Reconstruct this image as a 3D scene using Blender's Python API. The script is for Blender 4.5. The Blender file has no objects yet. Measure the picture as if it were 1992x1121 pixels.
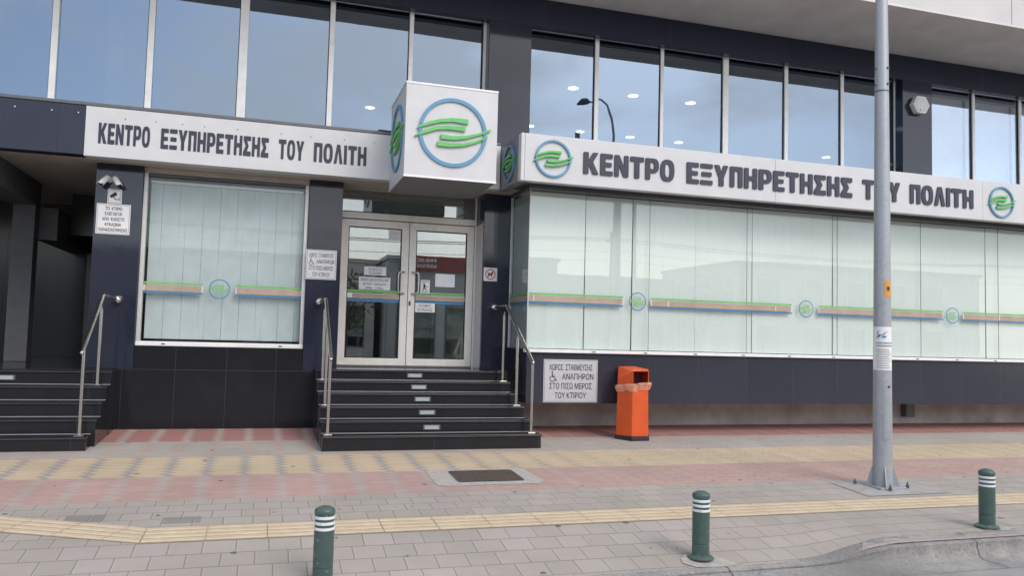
import bpy, bmesh, math, random
from mathutils import Vector, Matrix
random.seed(7)
sc = bpy.context.scene
COL = sc.collection

# ------------------------------------------------------------------ camera
cam_d = bpy.data.cameras.new("camera")
cam = bpy.data.objects.new("camera", cam_d)
COL.objects.link(cam)
cam_d.sensor_width = 36.0
cam_d.lens = 1568.45 / 1992 * 36.0
cam_d.clip_start, cam_d.clip_end = 0.05, 2000
RT = Vector((0.95553363, -0.29371591, 0.0261993))
DN = Vector((0.04317551, 0.05146301, -0.99774117))
FW = Vector((0.29170416, 0.95450643, 0.06185597))
cam.matrix_world = Matrix(((RT.x, -DN.x, -FW.x, 0), (RT.y, -DN.y, -FW.y, 0),
                           (RT.z, -DN.z, -FW.z, 1.55), (0, 0, 0, 1)))
sc.camera = cam

# ------------------------------------------------------------------ world, sun, exposure
SUN_EL, SUN_AZ = math.radians(42), math.radians(155)      # azimuth clockwise from +Y
w = bpy.data.worlds.new("World")
sc.world = w
w.use_nodes = True
nt = w.node_tree
nt.nodes.clear()
def wn(t, **k):
    n = nt.nodes.new(t)
    for a, b in k.items(): setattr(n, a, b)
    return n
sky = wn('ShaderNodeTexSky', sky_type='NISHITA', sun_disc=False)
sky.sun_elevation, sky.sun_rotation = SUN_EL, SUN_AZ
sky.air_density, sky.dust_density, sky.ozone_density = 1.0, 1.6, 1.0
tc = wn('ShaderNodeTexCoord')
mp = wn('ShaderNodeMapping')
mp.inputs['Scale'].default_value = (1, 1, 2.6)
nz = wn('ShaderNodeTexNoise')
nz.inputs['Scale'].default_value = 3.4
nz.inputs['Detail'].default_value = 7
nz.inputs['Roughness'].default_value = 0.55
cr = wn('ShaderNodeValToRGB')
cr.color_ramp.elements[0].position, cr.color_ramp.elements[1].position = 0.44, 0.60
mx = wn('ShaderNodeMix', data_type='RGBA')
mx.inputs['B'].default_value = (6.4, 6.2, 6.1, 1)
bg = wn('ShaderNodeBackground')
bg.inputs['Strength'].default_value = 0.14
wo = wn('ShaderNodeOutputWorld')
L = nt.links.new
L(tc.outputs['Generated'], mp.inputs['Vector'])
L(mp.outputs['Vector'], nz.inputs['Vector'])
L(nz.outputs['Fac'], cr.inputs['Fac'])
mm = wn('ShaderNodeMath', operation='MULTIPLY')
mm.inputs[1].default_value = 0.6
L(cr.outputs['Color'], mm.inputs[0])
ma = wn('ShaderNodeMath', operation='ADD')
ma.inputs[1].default_value = 0.14
L(mm.outputs[0], ma.inputs[0])
L(ma.outputs[0], mx.inputs['Factor'])
L(sky.outputs['Color'], mx.inputs['A'])
L(mx.outputs['Result'], bg.inputs['Color'])
L(bg.outputs['Background'], wo.inputs['Surface'])

sun_d = bpy.data.lights.new("sun", 'SUN')
sun_d.energy, sun_d.angle, sun_d.color = 0.9, math.radians(30), (1.0, 0.93, 0.84)
sun = bpy.data.objects.new("sun", sun_d)
COL.objects.link(sun)
sd = Vector((math.sin(SUN_AZ) * math.cos(SUN_EL), math.cos(SUN_AZ) * math.cos(SUN_EL), math.sin(SUN_EL)))
sun.rotation_euler = sd.to_track_quat('Z', 'Y').to_euler()
sun.location = sd * 60
sc.view_settings.view_transform = 'Standard'
sc.view_settings.look = 'None'
sc.view_settings.gamma = 1
sc.view_settings.exposure = 0.75
sc.cycles.max_bounces = 10
sc.cycles.transparent_max_bounces = 16
sc.cycles.glossy_bounces = 5
sc.cycles.sample_clamp_indirect = 6

# ------------------------------------------------------------------ material helpers
class NT:
    """tiny node builder"""
    def __init__(s, name):
        s.m = bpy.data.materials.new(name); s.m.use_nodes = True
        s.t = s.m.node_tree
        s.b = s.t.nodes['Principled BSDF']; s.o = s.t.nodes['Material Output']
    def n(s, t, **k):
        x = s.t.nodes.new(t)
        for a, b in k.items(): setattr(x, a, b)
        return x
    def l(s, a, b): s.t.links.new(a, b)
    def put(s, sock, v):
        if isinstance(v, (int, float)): sock.default_value = v
        elif isinstance(v, tuple): sock.default_value = v if len(v) != 3 or sock.type == 'VECTOR' else v + (1,)
        else: s.l(v, sock)
    def math(s, op, a, b=0.0, c=None):
        x = s.n('ShaderNodeMath', operation=op)
        s.put(x.inputs[0], a); s.put(x.inputs[1], b)
        if c is not None: s.put(x.inputs[2], c)
        return x.outputs[0]
    def mix(s, f, a, b, mode='MIX'):
        x = s.n('ShaderNodeMix', data_type='RGBA', blend_type=mode)
        s.put(x.inputs['Factor'], f); s.put(x.inputs['A'], a); s.put(x.inputs['B'], b)
        return x.outputs['Result']
    def obj(s): return s.n('ShaderNodeTexCoord').outputs['Object']
    def noise(s, scale, detail=4, rough=.55, vec=None):
        x = s.n('ShaderNodeTexNoise')
        x.inputs['Scale'].default_value = scale; x.inputs['Detail'].default_value = detail
        x.inputs['Roughness'].default_value = rough
        s.l(vec if vec is not None else s.obj(), x.inputs['Vector'])
        return x.outputs['Fac']
    def ramp(s, v, lo, hi):
        x = s.n('ShaderNodeMapRange'); s.put(x.inputs['Value'], v)
        x.inputs['From Min'].default_value = lo; x.inputs['From Max'].default_value = hi
        return x.outputs['Result']
    def bump(s, h, strength=.3, dist=.01):
        x = s.n('ShaderNodeBump'); x.inputs['Strength'].default_value = strength
        x.inputs['Distance'].default_value = dist; s.l(h, x.inputs['Height'])
        s.l(x.outputs['Normal'], s.b.inputs['Normal'])
    def xyz(s, vec=None):
        x = s.n('ShaderNodeSeparateXYZ'); s.l(vec if vec is not None else s.obj(), x.inputs[0])
        return x.outputs
    def wn2(s, a, b):
        c = s.n('ShaderNodeCombineXYZ'); s.put(c.inputs[0], a); s.put(c.inputs[1], b)
        x = s.n('ShaderNodeTexWhiteNoise', noise_dimensions='2D'); s.l(c.outputs[0], x.inputs['Vector'])
        return x.outputs['Value']

def mat(name, col, rough=.5, metal=0.0, var=.12, scale=6, ior=1.5, bump=0, bscale=60, rvar=.1, spec=.5):
    t = NT(name)
    f = t.noise(scale, 5)
    lo = tuple(max(0, c * (1 - var)) for c in col); hi = tuple(min(1, c * (1 + var)) for c in col)
    t.put(t.b.inputs['Base Color'], t.mix(t.ramp(f, .3, .7), lo, hi))
    t.put(t.b.inputs['Roughness'], t.math('ADD', rough - rvar / 2, t.math('MULTIPLY', t.noise(scale * 3.1, 4), rvar)))
    t.b.inputs['Metallic'].default_value = metal
    t.b.inputs['IOR'].default_value = ior
    t.b.inputs['Specular IOR Level'].default_value = spec
    if bump: t.bump(t.noise(bscale, 4), bump, .004)
    return t.m

def granite(name, col, sx, ox, sz, oz, rough=.1, ior=1.55, axis=0):
    """polished dark stone slabs with thin joints; axis 0: joints along X, 1: along Y"""
    t = NT(name)
    v = t.obj(); x = t.xyz(v)
    speck = t.ramp(t.noise(320, 3, .7, v), .48, .72)
    c = t.mix(t.math('MULTIPLY', speck, .5), col, tuple(k * 3.0 + .012 for k in col))
    u = t.math('DIVIDE', t.math('SUBTRACT', x[axis], ox), sx)
    vz = t.math('DIVIDE', t.math('SUBTRACT', x[2], oz), sz)
    tone = t.wn2(t.math('FLOOR', u), t.math('FLOOR', vz))
    c = t.mix(t.math('MULTIPLY', tone, .4), c, tuple(k * 1.6 for k in col))
    def line(q, size):
        fr = t.math('FRACT', q)
        d = t.math('MULTIPLY', t.math('MINIMUM', fr, t.math('SUBTRACT', 1, fr)), size)
        return t.math('LESS_THAN', d, .0022)
    j = t.math('MAXIMUM', line(u, sx), line(vz, sz))
    c = t.mix(j, c, (.05, .05, .055))
    dust = t.math('MULTIPLY', t.ramp(t.noise(2.2, 6, .6, v), .45, .8), .035)
    c = t.mix(dust, c, (.16, .155, .15))
    t.put(t.b.inputs['Base Color'], c)
    t.put(t.b.inputs['Roughness'], t.math('ADD', rough, t.math('ADD', t.math('MULTIPLY', j, .5), t.math('MULTIPLY', dust, .9))))
    t.b.inputs['IOR'].default_value = ior
    x2 = t.n('ShaderNodeBump'); x2.inputs['Strength'].default_value = .25; x2.inputs['Distance'].default_value = .02
    wav = t.math('ADD', t.math('MULTIPLY', t.noise(1.7, 2, .5, v), .25), t.math('MULTIPLY', tone, .0))
    t.l(wav, x2.inputs['Height']); t.l(x2.outputs['Normal'], t.b.inputs['Normal'])
    return t.m

def glass(name, tint, refl, base, wave=.0, rough=.0):
    """architectural pane: part transparent (tinted), part mirror, more mirror at grazing angles"""
    t = NT(name)
    t.t.nodes.remove(t.b)
    tr = t.n('ShaderNodeBsdfTransparent'); tr.inputs['Color'].default_value = tint + (1,)
    gl = t.n('ShaderNodeBsdfGlossy'); gl.inputs['Color'].default_value = refl + (1,); gl.inputs['Roughness'].default_value = rough
    lw = t.n('ShaderNodeLayerWeight'); lw.inputs['Blend'].default_value = .5
    fac = t.math('MINIMUM', t.math('ADD', base, t.math('ADD', .03, t.math('MULTIPLY', t.math('POWER', lw.outputs['Facing'], 4.0), .8))), 1.0)
    ms = t.n('ShaderNodeMixShader')
    t.l(fac, ms.inputs['Fac']); t.l(tr.outputs[0], ms.inputs[1]); t.l(gl.outputs[0], ms.inputs[2])
    if wave:
        bp = t.n('ShaderNodeBump'); bp.inputs['Strength'].default_value = wave; bp.inputs['Distance'].default_value = .02
        t.l(t.noise(.9, 2), bp.inputs['Height']); t.l(bp.outputs['Normal'], gl.inputs['Normal'])
    t.l(ms.outputs[0], t.o.inputs['Surface'])
    return t.m

M = {}
M['gran_low'] = granite('black granite lower', (.0105, .011, .014), .715, -1.23, .95, .0, rough=.10, ior=1.36)
M['gran_pil'] = granite('dark blue granite', (.0145, .0175, .031), 30, -15.0, 30, -9, rough=.07, ior=1.52)
M['gran_fas'] = granite('dark blue fascia', (.017, .020, .036), 2.4, -2.8, 3.0, 3.0, rough=.2, ior=1.4)
M['gran_wing'] = granite('dark wing panels', (.026, .028, .04), .916, 5.976, 3.0, .0, rough=.16, ior=1.5)
M['gran_side'] = granite('dark wing side', (.02, .021, .03), 5.0, 0, 3.0, 0.0, rough=.16, axis=1)
M['gran_step'] = granite('black granite steps', (.012, .0125, .015), 1.5, 2.28, 40.0, -10, rough=.12, ior=1.38)
M['porch'] = granite('porch dark stone', (.028, .030, .037), 1.2, 0, 1.6, 0, rough=.18)
M['porch_paint'] = mat('porch grey paint', (.10, .105, .115), .7)
M['sign'] = mat('white aluminium composite', (.57, .575, .59), .42, 0, .05, 3)
M['trim_w'] = mat('white trim', (.80, .80, .80), .4, 0, .06, 8)
M['alu'] = mat('satin aluminium', (.62, .61, .60), .36, .35, .07, 9)
M['alu_door'] = mat('champagne aluminium', (.74, .72, .67), .38, .12, .06, 9)
M['alu_dark'] = mat('dark grey aluminium', (.12, .125, .135), .4, .3, .1, 9)
M['rubber'] = mat('black gasket', (.012, .012, .013), .6)
M['steel'] = mat('brushed stainless', (.58, .56, .53), .24, 1.0, .08, 30)
M['chrome'] = mat('chrome', (.82, .82, .83), .06, 1.0, .03, 10, rvar=.03)
M['letter'] = mat('dark blue letters', (.024, .028, .050), .42, 0, .1, 12)
M['black'] = mat('black print', (.018, .018, .022), .6)
M['green'] = mat('green emblem', (.12, .47, .13), .42, 0, .08, 12)
M['blue'] = mat('blue emblem', (.10, .27, .43), .42, 0, .08, 12)
M['dgreen'] = mat('green film', (.17, .47, .13), .5)
M['dblue'] = mat('blue film', (.05, .20, .42), .5)
M['dbrown'] = mat('brown film', (.40, .31, .245), .5)
M['dwhite'] = mat('white film', (.80, .80, .80), .5)
M['soffit'] = mat('painted soffit', (.62, .60, .58), .8, 0, .10, 1.5)
M['soffit_low'] = mat('beige soffit', (.42, .385, .34), .7, 0, .1, 2)
M['overhang'] = mat('white overhang panels', (.54, .53, .53), .5, 0, .06, 1.2)
M['base'] = mat('stained base wall', (.52, .495, .47), .85, 0, .25, 2.2, bump=.15)
M['plate'] = mat('white sign plate', (.70, .70, .71), .42, 0, .04, 6)
M['platealu'] = mat('brushed plate', (.60, .60, .62), .36, .4, .06, 20)
M['red'] = mat('red print', (.50, .03, .03), .5)
M['paper'] = mat('paper', (.74, .76, .82), .8, 0, .04, 9)
M['paperw'] = mat('white paper', (.78, .78, .78), .7, 0, .04, 9)
M['blind_l'] = mat('vertical blind fabric', (.58, .615, .625), .85, 0, .06, 5)
M['int_wall'] = mat('interior wall', (.34, .33, .31), .8, 0, .08, 1)
M['int_floor'] = mat('interior tiles', (.22, .21, .2), .3, 0, .15, 2)
M['int_ceil'] = mat('interior ceiling', (.16, .165, .17), .9, 0, .06, 2)
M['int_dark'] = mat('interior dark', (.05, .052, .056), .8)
M['int_white'] = mat('interior white joinery', (.62, .66, .63), .5)
M['orange'] = mat('orange bin paint', (.64, .088, .014), .45, 0, .10, 4)
M['orange_hi'] = mat('orange bin hood', (.78, .17, .03), .42, 0, .10, 4)
M['bin_in'] = mat('bin inside', (.10, .03, .02), .7)
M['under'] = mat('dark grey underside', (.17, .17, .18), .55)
M['shaded'] = mat('slate grey side panel', (.16, .175, .19), .4)  # dark glass look and shading of the sign's side put into the colour
M['galv'] = None
M['bollard'] = None
M['concrete'] = None
M['emit'] = None

def special():
    t = NT('blind panel fabric')                      # wing panel blinds: pale, faint vertical weave
    x = t.xyz()
    st = t.noise(1.0, 3, .5, t.n('ShaderNodeCombineXYZ').outputs[0])
    c = t.n('ShaderNodeCombineXYZ'); t.l(t.math('MULTIPLY', x[0], 26), c.inputs[0]); t.l(t.math('MULTIPLY', x[2], .4), c.inputs[1])
    f = t.noise(1.0, 3, .6, c.outputs[0])
    t.put(t.b.inputs['Base Color'], t.mix(t.ramp(f, .3, .7), (.685, .715, .705), (.725, .755, .745)))
    t.b.inputs['Roughness'].default_value = .85
    M['blind_w'] = t.m
    t = NT('galvanised steel')
    v = t.obj()
    vo = t.n('ShaderNodeTexVoronoi'); vo.inputs['Scale'].default_value = 34; t.l(v, vo.inputs['Vector'])
    sp = t.n('ShaderNodeSeparateColor'); t.l(vo.outputs['Color'], sp.inputs[0])
    f = t.math('ADD', t.math('MULTIPLY', sp.outputs[0], .35), t.math('MULTIPLY', t.noise(3, 6, .6, v), .65))
    t.put(t.b.inputs['Base Color'], t.mix(t.ramp(f, .2, .8), (.32, .342, .37), (.40, .42, .45)))
    t.put(t.b.inputs['Roughness'], t.math('ADD', .38, t.math('MULTIPLY', f, .2)))
    t.b.inputs['Metallic'].default_value = .35
    M['galv'] = t.m
    t = NT('green bollard paint')
    v = t.obj()
    g = t.mix(t.ramp(t.noise(7, 6, .6, v), .3, .7), (.050, .088, .080), (.074, .120, .108))
    chip = t.math('GREATER_THAN', t.noise(19, 5, .65, v), .655)
    g = t.mix(t.math('MULTIPLY', chip, .8), g, (.30, .31, .28))
    dk = t.math('MULTIPLY', t.ramp(t.noise(4.1, 6, .7, v), .60, .68), .7)
    g = t.mix(dk, g, (.012, .02, .02))
    t.put(t.b.inputs['Base Color'], g); t.put(t.b.inputs['Roughness'], t.math('ADD', .34, t.math('MULTIPLY', chip, .4)))
    t.bump(t.noise(26, 4, .6, v), .12, .004)
    M['bollard'] = t.m
    t = NT('reflective white band')
    v = t.obj()
    c = t.mix(t.ramp(t.noise(30, 5, .7, v), .58, .7), (.74, .75, .76), (.42, .43, .42))
    t.put(t.b.inputs['Base Color'], c); t.b.inputs['Roughness'].default_value = .4
    M['band'] = t.m
    t = NT('weathered concrete')
    v = t.obj()
    f = t.noise(5, 9, .68, v); f2 = t.noise(48, 5, .7, v)
    c = t.mix(t.ramp(f, .28, .72), (.27, .26, .25), (.46, .445, .42))
    c = t.mix(t.math('MULTIPLY', t.ramp(f2, .55, .75), .5), c, (.18, .175, .17))
    t.put(t.b.inputs['Base Color'], c); t.b.inputs['Roughness'].default_value = .93
    t.bump(t.math('ADD', f, t.math('MULTIPLY', f2, .35)), .7, .02)
    M['concrete'] = t.m
    t = NT('asphalt')
    v = t.obj()
    c = t.mix(t.ramp(t.noise(2, 8, .6, v), .3, .7), (.23, .226, .22), (.36, .35, .34))
    c = t.mix(t.math('MULTIPLY', t.ramp(t.noise(150, 3, .7, v), .45, .7), .5), c, (.36, .355, .345))
    t.put(t.b.inputs['Base Color'], c); t.b.inputs['Roughness'].default_value = .95
    t.bump(t.noise(120, 3, .7, v), .6, .008)
    M['asphalt'] = t.m
    t = NT('cast iron')
    v = t.obj()
    vo = t.n('ShaderNodeTexVoronoi'); vo.inputs['Scale'].default_value = 46; t.l(v, vo.inputs['Vector'])
    c = t.mix(t.ramp(vo.outputs['Distance'], .15, .55), (.17, .125, .10), (.055, .048, .044))
    t.put(t.b.inputs['Base Color'], t.mix(t.math('MULTIPLY', t.noise(6, 5, .6, v), .5), c, (.16, .12, .09)))
    t.b.inputs['Roughness'].default_value = .75; t.b.inputs['Metallic'].default_value = .3
    t.bump(vo.outputs['Distance'], .7, .01)
    M['iron'] = t.m
    t = NT('lit diffuser')
    t.b.inputs['Base Color'].default_value = (.9, .9, .88, 1)
    t.b.inputs['Emission Color'].default_value = (1, .97, .92, 1)
    t.b.inputs['Emission Strength'].default_value = 9
    f = t.noise(5); t.put(t.b.inputs['Roughness'], t.math('ADD', .4, t.math('MULTIPLY', f, .1)))
    M['emit'] = t.m
    t = NT('step light lens')
    f = t.noise(40)
    t.put(t.b.inputs['Base Color'], t.mix(f, (.30, .34, .33), (.44, .48, .47)))
    t.b.inputs['Roughness'].default_value = .35
    M['lens'] = t.m
    t = NT('thin plastic bag')
    v = t.obj()
    t.put(t.b.inputs['Base Color'], t.mix(t.ramp(t.noise(14, 5, .6, v), .35, .7), (.90, .36, .20), (.92, .68, .55)))
    t.b.inputs['Roughness'].default_value = .2; t.b.inputs['Alpha'].default_value = .42
    t.bump(t.noise(22, 5, .6, v), .9, .03)
    M['bag'] = t.m
    t = NT('yellow tactile paving')
    v = t.obj()
    c = t.mix(t.ramp(t.noise(4, 7, .6, v), .3, .7), (.49, .395, .27), (.60, .495, .35))
    c = t.mix(t.math('MULTIPLY', t.ramp(t.noise(60, 4, .7, v), .55, .8), .4), c, (.36, .30, .22))
    vo = t.n('ShaderNodeTexVoronoi'); vo.inputs['Scale'].default_value = 2.3; t.l(v, vo.inputs['Vector'])
    c = t.mix(t.math('MULTIPLY', t.math('LESS_THAN', vo.outputs['Distance'], .055), .75), c, (.10, .09, .08))
    t.put(t.b.inputs['Base Color'], c); t.b.inputs['Roughness'].default_value = .88
    t.bump(t.noise(70, 4, .7, v), .25, .006)
    M['tactile'] = t.m
special()
M['glass_up'] = glass('reflective upper glazing', (.48, .53, .57), (.70, .84, 1.0), .22, .05)
M['glass_up_r'] = glass('clearer upper glazing', (.86, .89, .91), (.80, .88, 1.0), .26, .05)
M['glass_wing'] = glass('wing glazing', (.965, .985, .975), (.95, 1, 1), .015, .03)
M['glass_door'] = glass('door glazing', (.75, .80, .78), (.95, .98, 1.0), .20, .02)
M['glass_left'] = glass('left window glazing', (.93, .955, .955), (.95, 1, 1), .0, .03)

def pave_material():
    t = NT('block paving')
    v = t.obj(); X, Y, Z = t.xyz(v)[:3]
    add, mul, sub, div = (lambda a, b: t.math('ADD', a, b)), (lambda a, b: t.math('MULTIPLY', a, b)), (lambda a, b: t.math('SUBTRACT', a, b)), (lambda a, b: t.math('DIVIDE', a, b))
    flo, fra = (lambda a: t.math('FLOOR', a)), (lambda a: t.math('FRACT', a))
    def edge(fr, size, wdt):                       # 1 in the joint
        d = mul(t.math('MINIMUM', fr, sub(1, fr)), size)
        return sub(1, t.ramp(d, wdt * .5, wdt * 1.3))
    # --- zig-zag blocks (near the building)
    vr = div(Y, .080)
    tri = sub(mul(t.math('PINGPONG', vr, 1.0), 2), 1)        # -1..1, period two rows
    xs = add(X, mul(tri, .046))
    uz = add(div(add(xs, .045), .201), mul(.5, 0))
    cell = sub(div(add(xs, 1.745 + .055), .402), 0)
    cf = fra(cell)
    wob = mul(sub(t.wn2(flo(vr), flo(cell)), .5), .03)
    colum = t.math('LESS_THAN', add(cf, wob), .235)
    fade = t.ramp(X, 2.2, 4.6)                               # the two-tone columns give way to plain blocks
    colum = mul(colum, sub(1, mul(fade, .72)))
    jz = t.math('MAXIMUM', mul(edge(fra(uz), .201, .0042), .8), mul(edge(fra(mul(vr, .5)), .16, .004), .42))
    jz = mul(jz, add(.55, mul(fade, .55)))
    rz = t.wn2(flo(uz), flo(vr))
    # --- square blocks (near the kerb)
    v2 = div(sub(Y, 7.04), .243); row2 = flo(v2)
    u2 = add(div(X, .252), mul(.5, t.math('MODULO', t.math('ABSOLUTE', row2), 2)))
    u2 = add(u2, mul(sub(t.wn2(row2, 3.0), .5), .25))
    ju = fra(u2)
    j2 = t.math('MAXIMUM', edge(ju, .252, .0060), edge(fra(v2), .243, .0060))
    light2 = t.math('MULTIPLY', edge(fra(sub(u2, .026)), .252, .005), .55)
    r2 = t.wn2(flo(u2), row2)
    # --- bands
    wobY = mul(sub(t.wn2(flo(cell), 5.0), .5), .03)
    Yb = add(Y, mul(sub(t.noise(1.1, 3, .5, v), .5), .05))
    def above(y0): return t.math('GREATER_THAN', Yb, y0)
    grey, grey2 = (.385, .352, .316), (.40, .368, .332)
    pink, red, yel = (.455, .312, .278), (.37, .185, .17), (.545, .44, .305)
    pale = (.42, .35, .325)
    base = t.mix(above(8.45), grey, t.mix(colum, pink, pale))
    base = t.mix(above(9.56), base, t.mix(colum, yel, (.345, .318, .292)))
    base = t.mix(above(10.67), base, t.mix(mul(colum, .55), grey2, pink))
    base = t.mix(above(11.78), base, t.mix(colum, red, pale))
    near = sub(1, above(8.45))
    rnd = add(mul(near, r2), mul(sub(1, near), rz))
    hue = t.mix(t.math('MULTIPLY', near, t.math('GREATER_THAN', t.wn2(flo(u2), add(row2, 17.0)), .62)), base, (.40, .362, .333))
    base = t.mix(1.0, hue, t.mix(rnd, (.94, .94, .94), (1.04, 1.04, 1.04)), 'MULTIPLY')
    # two dark replaced blocks
    for (bx, by) in ((-1.42, 7.89), (-.62, 7.72)):
        m = mul(t.math('LESS_THAN', t.math('ABSOLUTE', sub(X, bx)), .16), t.math('LESS_THAN', t.math('ABSOLUTE', sub(Y, by)), .11))
        base = t.mix(mul(m, .75), base, (.20, .20, .19))
    joint = add(mul(near, j2), mul(sub(1, near), jz))
    base = t.mix(mul(mul(near, light2), 1.0), base, (.56, .53, .49))
    base = t.mix(mul(joint, .62), base, (.15, .137, .125))
    # wear: dust, grime and chewing gum spots
    st = t.ramp(t.noise(.9, 8, .62, v), .35, .75)
    base = t.mix(1.0, base, t.mix(st, (.88, .87, .86), (1.07, 1.06, 1.05)), 'MULTIPLY')
    gr = t.ramp(t.noise(95, 4, .7, v), .5, .8)
    base = t.mix(mul(gr, .32), base, (.25, .235, .22))
    wp = t.n('ShaderNodeVectorMath', operation='ADD'); t.l(v, wp.inputs[0])
    nn = t.n('ShaderNodeTexNoise'); nn.inputs['Scale'].default_value = 30; t.l(v, nn.inputs['Vector'])
    sc_ = t.n('ShaderNodeVectorMath', operation='SCALE'); sc_.inputs['Scale'].default_value = .035
    t.l(nn.outputs['Color'], sc_.inputs[0]); t.l(sc_.outputs[0], wp.inputs[1])
    vo = t.n('ShaderNodeTexVoronoi'); vo.inputs['Scale'].default_value = 4.4; t.l(wp.outputs[0], vo.inputs['Vector'])
    sp = t.n('ShaderNodeSeparateColor'); t.l(vo.outputs['Color'], sp.inputs[0])
    rad = add(.036, mul(t.math('POWER', sp.outputs[1], 2.5), .10))
    gum = mul(t.math('LESS_THAN', vo.outputs['Distance'], rad), t.math('GREATER_THAN', sp.outputs[0], .25))
    base = t.mix(mul(gum, .85), base, (.10, .092, .085))
    t.put(t.b.inputs['Base Color'], base)
    t.b.inputs['Roughness'].default_value = .9
    h = sub(add(mul(rnd, .25), mul(gr, .12)), mul(joint, 1.0))
    t.bump(h, .45, .008)
    return t.m
M['pave'] = pave_material()

# ------------------------------------------------------------------ mesh helpers
class MB:
    def __init__(s): s.v, s.f = [], []
    def add(s, vs, fs):
        n = len(s.v); s.v += [tuple(p) for p in vs]; s.f += [tuple(i + n for i in f) for f in fs]; return s
    def box(s, x0, x1, y0, y1, z0, z1):
        return s.add([(x0, y0, z0), (x1, y0, z0), (x1, y1, z0), (x0, y1, z0), (x0, y0, z1), (x1, y0, z1), (x1, y1, z1), (x0, y1, z1)],
                     [(0, 3, 2, 1), (4, 5, 6, 7), (0, 1, 5, 4), (1, 2, 6, 5), (2, 3, 7, 6), (3, 0, 4, 7)])
    def tube(s, pts, r, n=16, caps=True):
        pts = [Vector(p) for p in pts]
        rs = r if isinstance(r, (list, tuple)) else [r] * len(pts)
        rings = []
        up = None
        for i, p in enumerate(pts):
            a = (pts[min(i + 1, len(pts) - 1)] - pts[max(i - 1, 0)]).normalized()
            if up is None:
                up = Vector((0, 0, 1)) if abs(a.z) < .9 else Vector((1, 0, 0))
            u = (up - a * up.dot(a)).normalized(); up = u
            q = a.cross(u)
            rings.append([p + (u * math.cos(2 * math.pi * k / n) + q * math.sin(2 * math.pi * k / n)) * rs[i] for k in range(n)])
        vs = [p for ring in rings for p in ring]; fs = []
        for i in range(len(rings) - 1):
            for k in range(n):
                k2 = (k + 1) % n
                fs.append((i * n + k, i * n + k2, (i + 1) * n + k2, (i + 1) * n + k))
        if caps:
            fs.append(tuple(range(n))[::-1]); fs.append(tuple((len(rings) - 1) * n + k for k in range(n)))
        return s.add(vs, fs)
    def lathe(s, c, prof, n=32):
        vs = []; fs = []
        for (r, z) in prof:
            for k in range(n):
                a = 2 * math.pi * k / n
                vs.append((c[0] + r * math.cos(a), c[1] + r * math.sin(a), c[2] + z))
        for i in range(len(prof) - 1):
            for k in range(n):
                k2 = (k + 1) % n
                fs.append((i * n + k, i * n + k2, (i + 1) * n + k2, (i + 1) * n + k))
        fs.append(tuple(range(n))[::-1]); fs.append(tuple((len(prof) - 1) * n + k for k in range(n)))
        return s.add(vs, fs)
    def prism(s, poly, d0, d1, plane='xz'):
        """extrude a simple polygon given in a plane"""
        def P(a, b, d): return {'xz': (a, d, b), 'xy': (a, b, d), 'yz': (d, a, b)}[plane]
        n = len(poly)
        vs = [P(a, b, d0) for a, b in poly] + [P(a, b, d1) for a, b in poly]
        fs = [tuple(range(n))[::-1], tuple(range(n, 2 * n))] + [(i, (i + 1) % n, n + (i + 1) % n, n + i) for i in range(n)]
        return s.add(vs, fs)
    def sphere(s, c, r, n=20, m=12, sz=1):
        prof = [(max(1e-4, r * math.sin(math.pi * i / m)), -r * sz * math.cos(math.pi * i / m)) for i in range(m + 1)]
        return s.lathe(c, prof, n)
    def build(s, name, m, parent=None, bevel=0, smooth=None, seg=2):
        me = bpy.data.meshes.new(name)
        me.from_pydata(s.v, [], s.f); me.update()
        bm = bmesh.new(); bm.from_mesh(me); bmesh.ops.recalc_face_normals(bm, faces=bm.faces); bm.to_mesh(me); bm.free()
        return fin(name, me, m, parent, bevel, smooth, seg)

def fin(name, me, m, parent=None, bevel=0, smooth=None, seg=2):
    o = bpy.data.objects.new(name, me); COL.objects.link(o)
    if m is not None: me.materials.append(m)
    if parent is not None:
        o.parent = parent
        o.matrix_parent_inverse = pinv(parent)
    if smooth:
        for p in me.polygons: p.use_smooth = True
        me.set_sharp_from_angle(angle=math.radians(smooth))
    if bevel:
        b = o.modifiers.new('bevel', 'BEVEL'); b.width = bevel; b.segments = seg; b.limit_method = 'ANGLE'; b.angle_limit = math.radians(40)
        b.harden_normals = False
    return o
def world_of(o):
    w_ = o.matrix_basis.copy()
    while o.parent is not None:
        w_ = o.matrix_parent_inverse @ w_
        o = o.parent; w_ = o.matrix_basis @ w_
    return w_
def pinv(p): return world_of(p).inverted()
def tag(o, label=None, cat=None, group=None, kind=None):
    if label: o['label'] = label
    if cat: o['category'] = cat
    if group: o['group'] = group
    if kind: o['kind'] = kind
    return o
def thing(name, label, cat, loc=(0, 0, 0), group=None):
    o = bpy.data.objects.new(name, None); COL.objects.link(o); o.location = loc; o.empty_display_size = .2
    return tag(o, label, cat, group)
def copy_tree(o, parent=None):
    c = o.copy(); COL.objects.link(c)
    if parent is not None: c.parent = parent
    for ch in [k for k in COL.objects if k.parent == o]: copy_tree(ch, c)
    return c
def bx(name, m, parent, *a, bevel=.004): return MB().box(*a).build(name, m, parent, bevel)

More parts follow.
